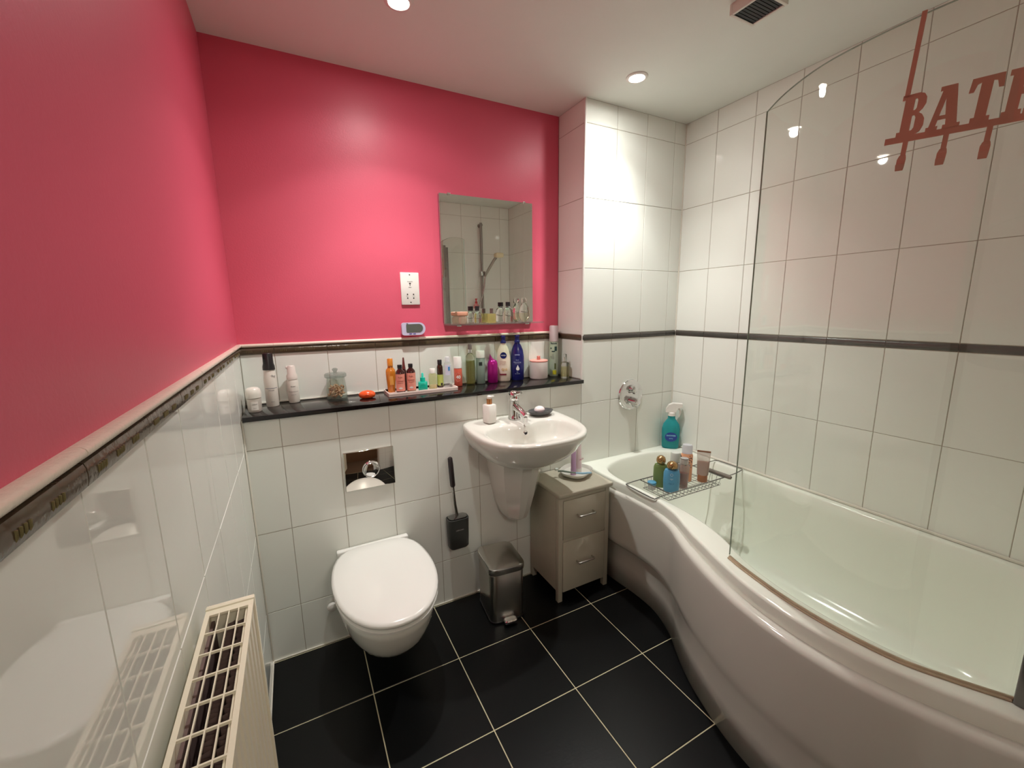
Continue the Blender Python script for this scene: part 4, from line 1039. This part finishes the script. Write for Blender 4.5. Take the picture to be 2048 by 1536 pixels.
# ------------------------------------------------------------------ bath caddy and bottles
cz = .563
cdy = thing('bath_caddy', 'grey wire bath rack laid across the narrow end of the bath', 'bath rack', (0, 0, 0))
WIRE = mat('grey_wire', (122, 122, 118), .3, .6)
FL, FR, BLc, BRc = Vector((1.615, -.520, cz)), Vector((1.985, -.520, cz)), Vector((1.615, -.340, cz)), Vector((1.985, -.340, cz))
b = MB()
b.tube([FL, FR, BRc, BLc], .0028, 8, closed=True)
b.tube([(FL.x+.012, FL.y+.012, .523), (FR.x-.012, FR.y+.012, .523), (BRc.x-.012, BRc.y-.012, .523), (BLc.x+.012, BLc.y-.012, .523)], .0016, 6, closed=True)
b.obj('frame', WIRE, cdy)
for y_, s in ((-.520, -1), (-.340, 1)):
    b = MB(); b.tube(smooth_curve([(1.625, y_, cz), (1.59, y_, cz), (1.562, y_, cz-.001), (1.540, y_, cz-.0025), (1.527, y_, cz-.004)], 14), .0026, 8); b.obj('rest_arm', WIRE, cdy)
b = MB(); b.tube([(1.527, -.520, cz-.0045), (1.523, -.50, cz-.0045), (1.523, -.36, cz-.0045), (1.527, -.340, cz-.0045)], .0026, 8); b.obj('end_bar', WIRE, cdy)
b = MB(); b.tube([(1.985, -.520, cz), (2.08, -.515, cz), (2.155, -.500, cz-.001), (2.168, -.49, cz-.0015), (2.168, -.36, cz-.0015), (2.155, -.345, cz-.001), (1.985, -.340, cz)], .0026, 8); b.obj('rest_arm', WIRE, cdy)
b = MB(); b.tube([(1.992, -.388, cz+.005), (1.992, -.395, cz+.006), (1.998, -.54, cz+.006), (1.998, -.548, cz+.005)], [.008, .0105, .0105, .008], 12); b.obj('grip_bar', mat('grey_foam', (116, 108, 98), .6), cdy)
b = MB()
for k in range(1, 15):
    x_ = 1.615+.370*k/15; b.tube([(x_, -.520, cz), (x_, -.510, .524), (x_, -.350, .524), (x_, -.340, cz)], .0011, 5)
for k in range(1, 5):
    y_ = -.520+.180*k/5; b.tube([(1.615, y_, cz), (1.627, y_, .5225), (1.973, y_, .5225), (1.985, y_, cz)], .0011, 5)
for x_ in [1.64+.05*k for k in range(7)]:
    b.tube([(x_, -.521, .548), (x_+.018, -.523, .540), (x_+.018, -.523, .532), (x_, -.521, .536)], .001, 5)
b.obj('basket_wires', WIRE, cdy, kind='stuff')
CZ = .5258
CG = 'bottles standing in the wire bath rack'
def cm(name, label, x, y, cat='bottle', rz=None): return thing(name, label, cat, (x, y, CZ), face_cam(x, y) if rz is None else rz, CG)
GOLD = mat('gold_cap', (176, 142, 96), .2, .8)
def oval_bottle(t, h, w2, m, capm):
    part_lathe('bottle_body', [(w2*.82, 0), (w2*.93, .004), (w2, h*.35), (w2*.98, h*.62), (w2*.82, h*.72), (w2*.45, h*.76)], m, t, 32, sy=.55, p=2.3)
    part_lathe('cap', [(w2*.50, h*.765), (w2*.64, h*.80), (w2*.66, h*.87), (w2*.56, h*.94), (w2*.32, h*.985), (w2*.06, h)], capm, t, 24)
t = cm('shampoo_bottle', 'blue oval shampoo bottle with gold dome cap at rack front', 1.708, -.447)
oval_bottle(t, .149, .037, mat('sky_blue_bottle', (86, 156, 196), .3, coat=.3), GOLD)
b = MB(); b.tube([(.0055*math.cos(a), 0, .006*math.sin(a)) for a in [2*PI*i/16 for i in range(16)]], .0008, 4, closed=True); o = b.obj('ring_print', mat('pale_print2', (190, 220, 230), .4), t); o.location = (0, -.0208, .088)
text_obj('ogx', .010, .0002, MATS['pale_print2'], t, (0, -.0212, .068)); text_obj('argan oil', .0065, .0002, mat('deep_blue_ink', (40, 96, 150), .4), t, (0, -.0212, .045))
t = cm('shampoo_bottle', 'green oval bottle with gold dome cap behind the blue one', 1.704, -.383, rz=-.9)
oval_bottle(t, .158, .033, mat('olive_green_bottle', (110, 132, 74), .35, coat=.2), GOLD)
t = cm('gel_bottle', 'clear tapered bottle of red-brown gel with silver cap', 1.782, -.452)
part_lathe('bottle_body', [(.018, 0), (.020, .003), (.0262, .115), (.0262, .122), (.02, .125)], thin_glass('frosted_bottle', (.84, .82, .82), .1, haze=.28, hazecol=(.75, .72, .72)), t, 28, sy=.7)
part_lathe('liquid', [(.0165, .003), (.018, .004), (.0222, .078)], mat('red_brown_gel', (168, 96, 80), .4), t, 24, sy=.6)
part_lathe('cap', [(.0195, .1255), (.0195, .150), (.018, .152)], mat('silver_grey_cap', (190, 188, 184), .25, .4), t, 24)
patch('cap_rim', -.022, .022, .1505, .1525, .0196, BLKPL, t)
t = cm('cylinder_bottle', 'grey cylinder bottle with pale rounded cap behind the gel bottle', 1.800, -.385)
part_lathe('bottle_body', [(.022, 0), (.0235, .002), (.0235, .110), (.022, .112)], mat('grey_print_bottle', (140, 142, 136), .3, var=.1, vscale=40), t, 28)
part_lathe('cap', [(.024, .1125), (.024, .150), (.021, .158), (.015, .161)], mat('pale_grey_cap', (200, 206, 198), .3), t, 28)
t = cm('shower_gel', 'tall peach bottle with leopard spots and clear cap', 1.872, -.392)
part_lathe('bottle_body', [(.026, 0), (.028, .003), (.028, .135), (.024, .142)], mat('peach_bottle', (232, 168, 130), .3), t, 28, sy=.75)
part_lathe('cap', [(.0245, .1425), (.0245, .178), (.0215, .186), (.012, .189)], thin_glass('milky_cap', (.82, .84, .88), .15, haze=.4, hazecol=(.86, .88, .92)), t, 24, sy=.8)
SPOT = mat('black_spot_print', (40, 32, 30), .4); b = MB()
for k in range(40):
    a = random.uniform(-1.5, 1.15); z_ = random.uniform(.074, .134); rr = .0285
    c_ = Vector((rr*math.sin(a), -rr*.75*math.cos(a), z_)); s = random.uniform(.0022, .0045)
    b.lathe([(s, -.0006), (s*.8, .0006)], 6, c=c_, rot=Matrix.Rotation(a, 3, 'Z') @ RX, sx=random.uniform(.7, 1.5))
b.obj('leopard_spots', SPOT, t, kind='stuff', smooth=False)
t = tube_item('shower_scrub_tube', 'tan squeeze tube with wide crimped top standing at rack right side', (1.934, -.440, CZ), face_cam(1.934, -.44), .062, .04, .150,
              thin_glass('clear_tube', (.86, .84, .82), .1, haze=.32, hazecol=(.8, .75, .7)), mat('tan_scrub', (170, 112, 78), .4), .035, CG, capr=.0235, crimp=mat('copper_crimp', (150, 104, 80), .35, .4))
b = MB(); rs = []
for k in range(6):
    f = k/5*.58; aa = .031*(.84+.14*f)-.0012; bb = .0185*(1-f)+.0004
    rs.append([Vector((aa*math.cos(2*PI*i/20), bb*math.sin(2*PI*i/20), .0362+.115*f)) for i in range(20)])
b.rings(rs); b.obj('liquid', MATS['tan_scrub'], t)
t = cm('small_pot', 'small blue-lidded clear pot at the left end of the rack', 1.648, -.385, 'pot')
part_lathe('pot_body', [(.017, 0), (.018, .002), (.018, .022), (.017, .024)], thin_glass('pot_plastic', (.84, .84, .84), .15, haze=.4, hazecol=(.75, .72, .7)), t, 24)
part_lathe('lid', [(.020, .0245), (.0205, .026), (.0205, .036), (.018, .038)], mat('blue_lid', (84, 150, 184), .35), t, 24)
# spray cleaner on the corner of the bath
t = thing('spray_cleaner', 'turquoise trigger spray bottle with white head in the bath corner', 'spray bottle', (2.128, -.062, .5568), face_cam(2.128, -.062)+.1)
TQ = thin_glass('turquoise_plastic', (.25, .74, .76), .08, haze=.42, hazecol=(.05, .5, .55))
part_lathe('bottle_body', [(.042, 0), (.047, .006), (.049, .06), (.050, .115), (.044, .145), (.028, .168), (.021, .178), (.020, .196)], TQ, t, 36, sy=.55, p=2.3)
part_lathe('liquid', [(.038, .005), (.044, .01), (.046, .07)], mat('teal_liquid', (90, 150, 150), .4), t, 28, sy=.48, p=2.3)
BLB = mat('deep_blue_label', (40, 66, 150), .4)
b = MB(); b.lathe([(.034, 0), (.034, .0015)], 28, rot=RX, c=(0, -.0262, .072), sy=.82); b.obj('label', BLB, t)
text_obj('SHOWER', .0125, .0002, mat('light_aqua', (150, 220, 230), .4), t, (0, -.0279, .080), bold=.0002); text_obj('spray', .010, .0002, MATS['light_aqua'], t, (0, -.0279, .064))
b = MB(); b.tube([(0, -.0235, .130), (.012, -.0235, .105), (-.012, -.0235, .105)], .0012, 4, closed=True); b.obj('triangle_print', MATS['light_aqua'], t)
b = MB()
b.lathe([(.0225, .1965), (.0225, .214), (.018, .218)], 24)
hd = [(-.034, .218), (-.032, .238), (-.018, .262), (.004, .272), (.055, .270), (.055, .250), (.036, .246), (.026, .232), (.022, .218)]
b.rings([[Vector((x_, s*.016, z_)) for x_, z_ in hd] for s in (-1, 1)])
b.obj('spray_head', WHPL, t, auto=30)
b = MB(); b.tube([(.036, 0, .244), (.046, 0, .225), (.044, 0, .205), (.038, 0, .190)], [.006, .006, .005, .004], 10); b.obj('trigger', WHPL, t)
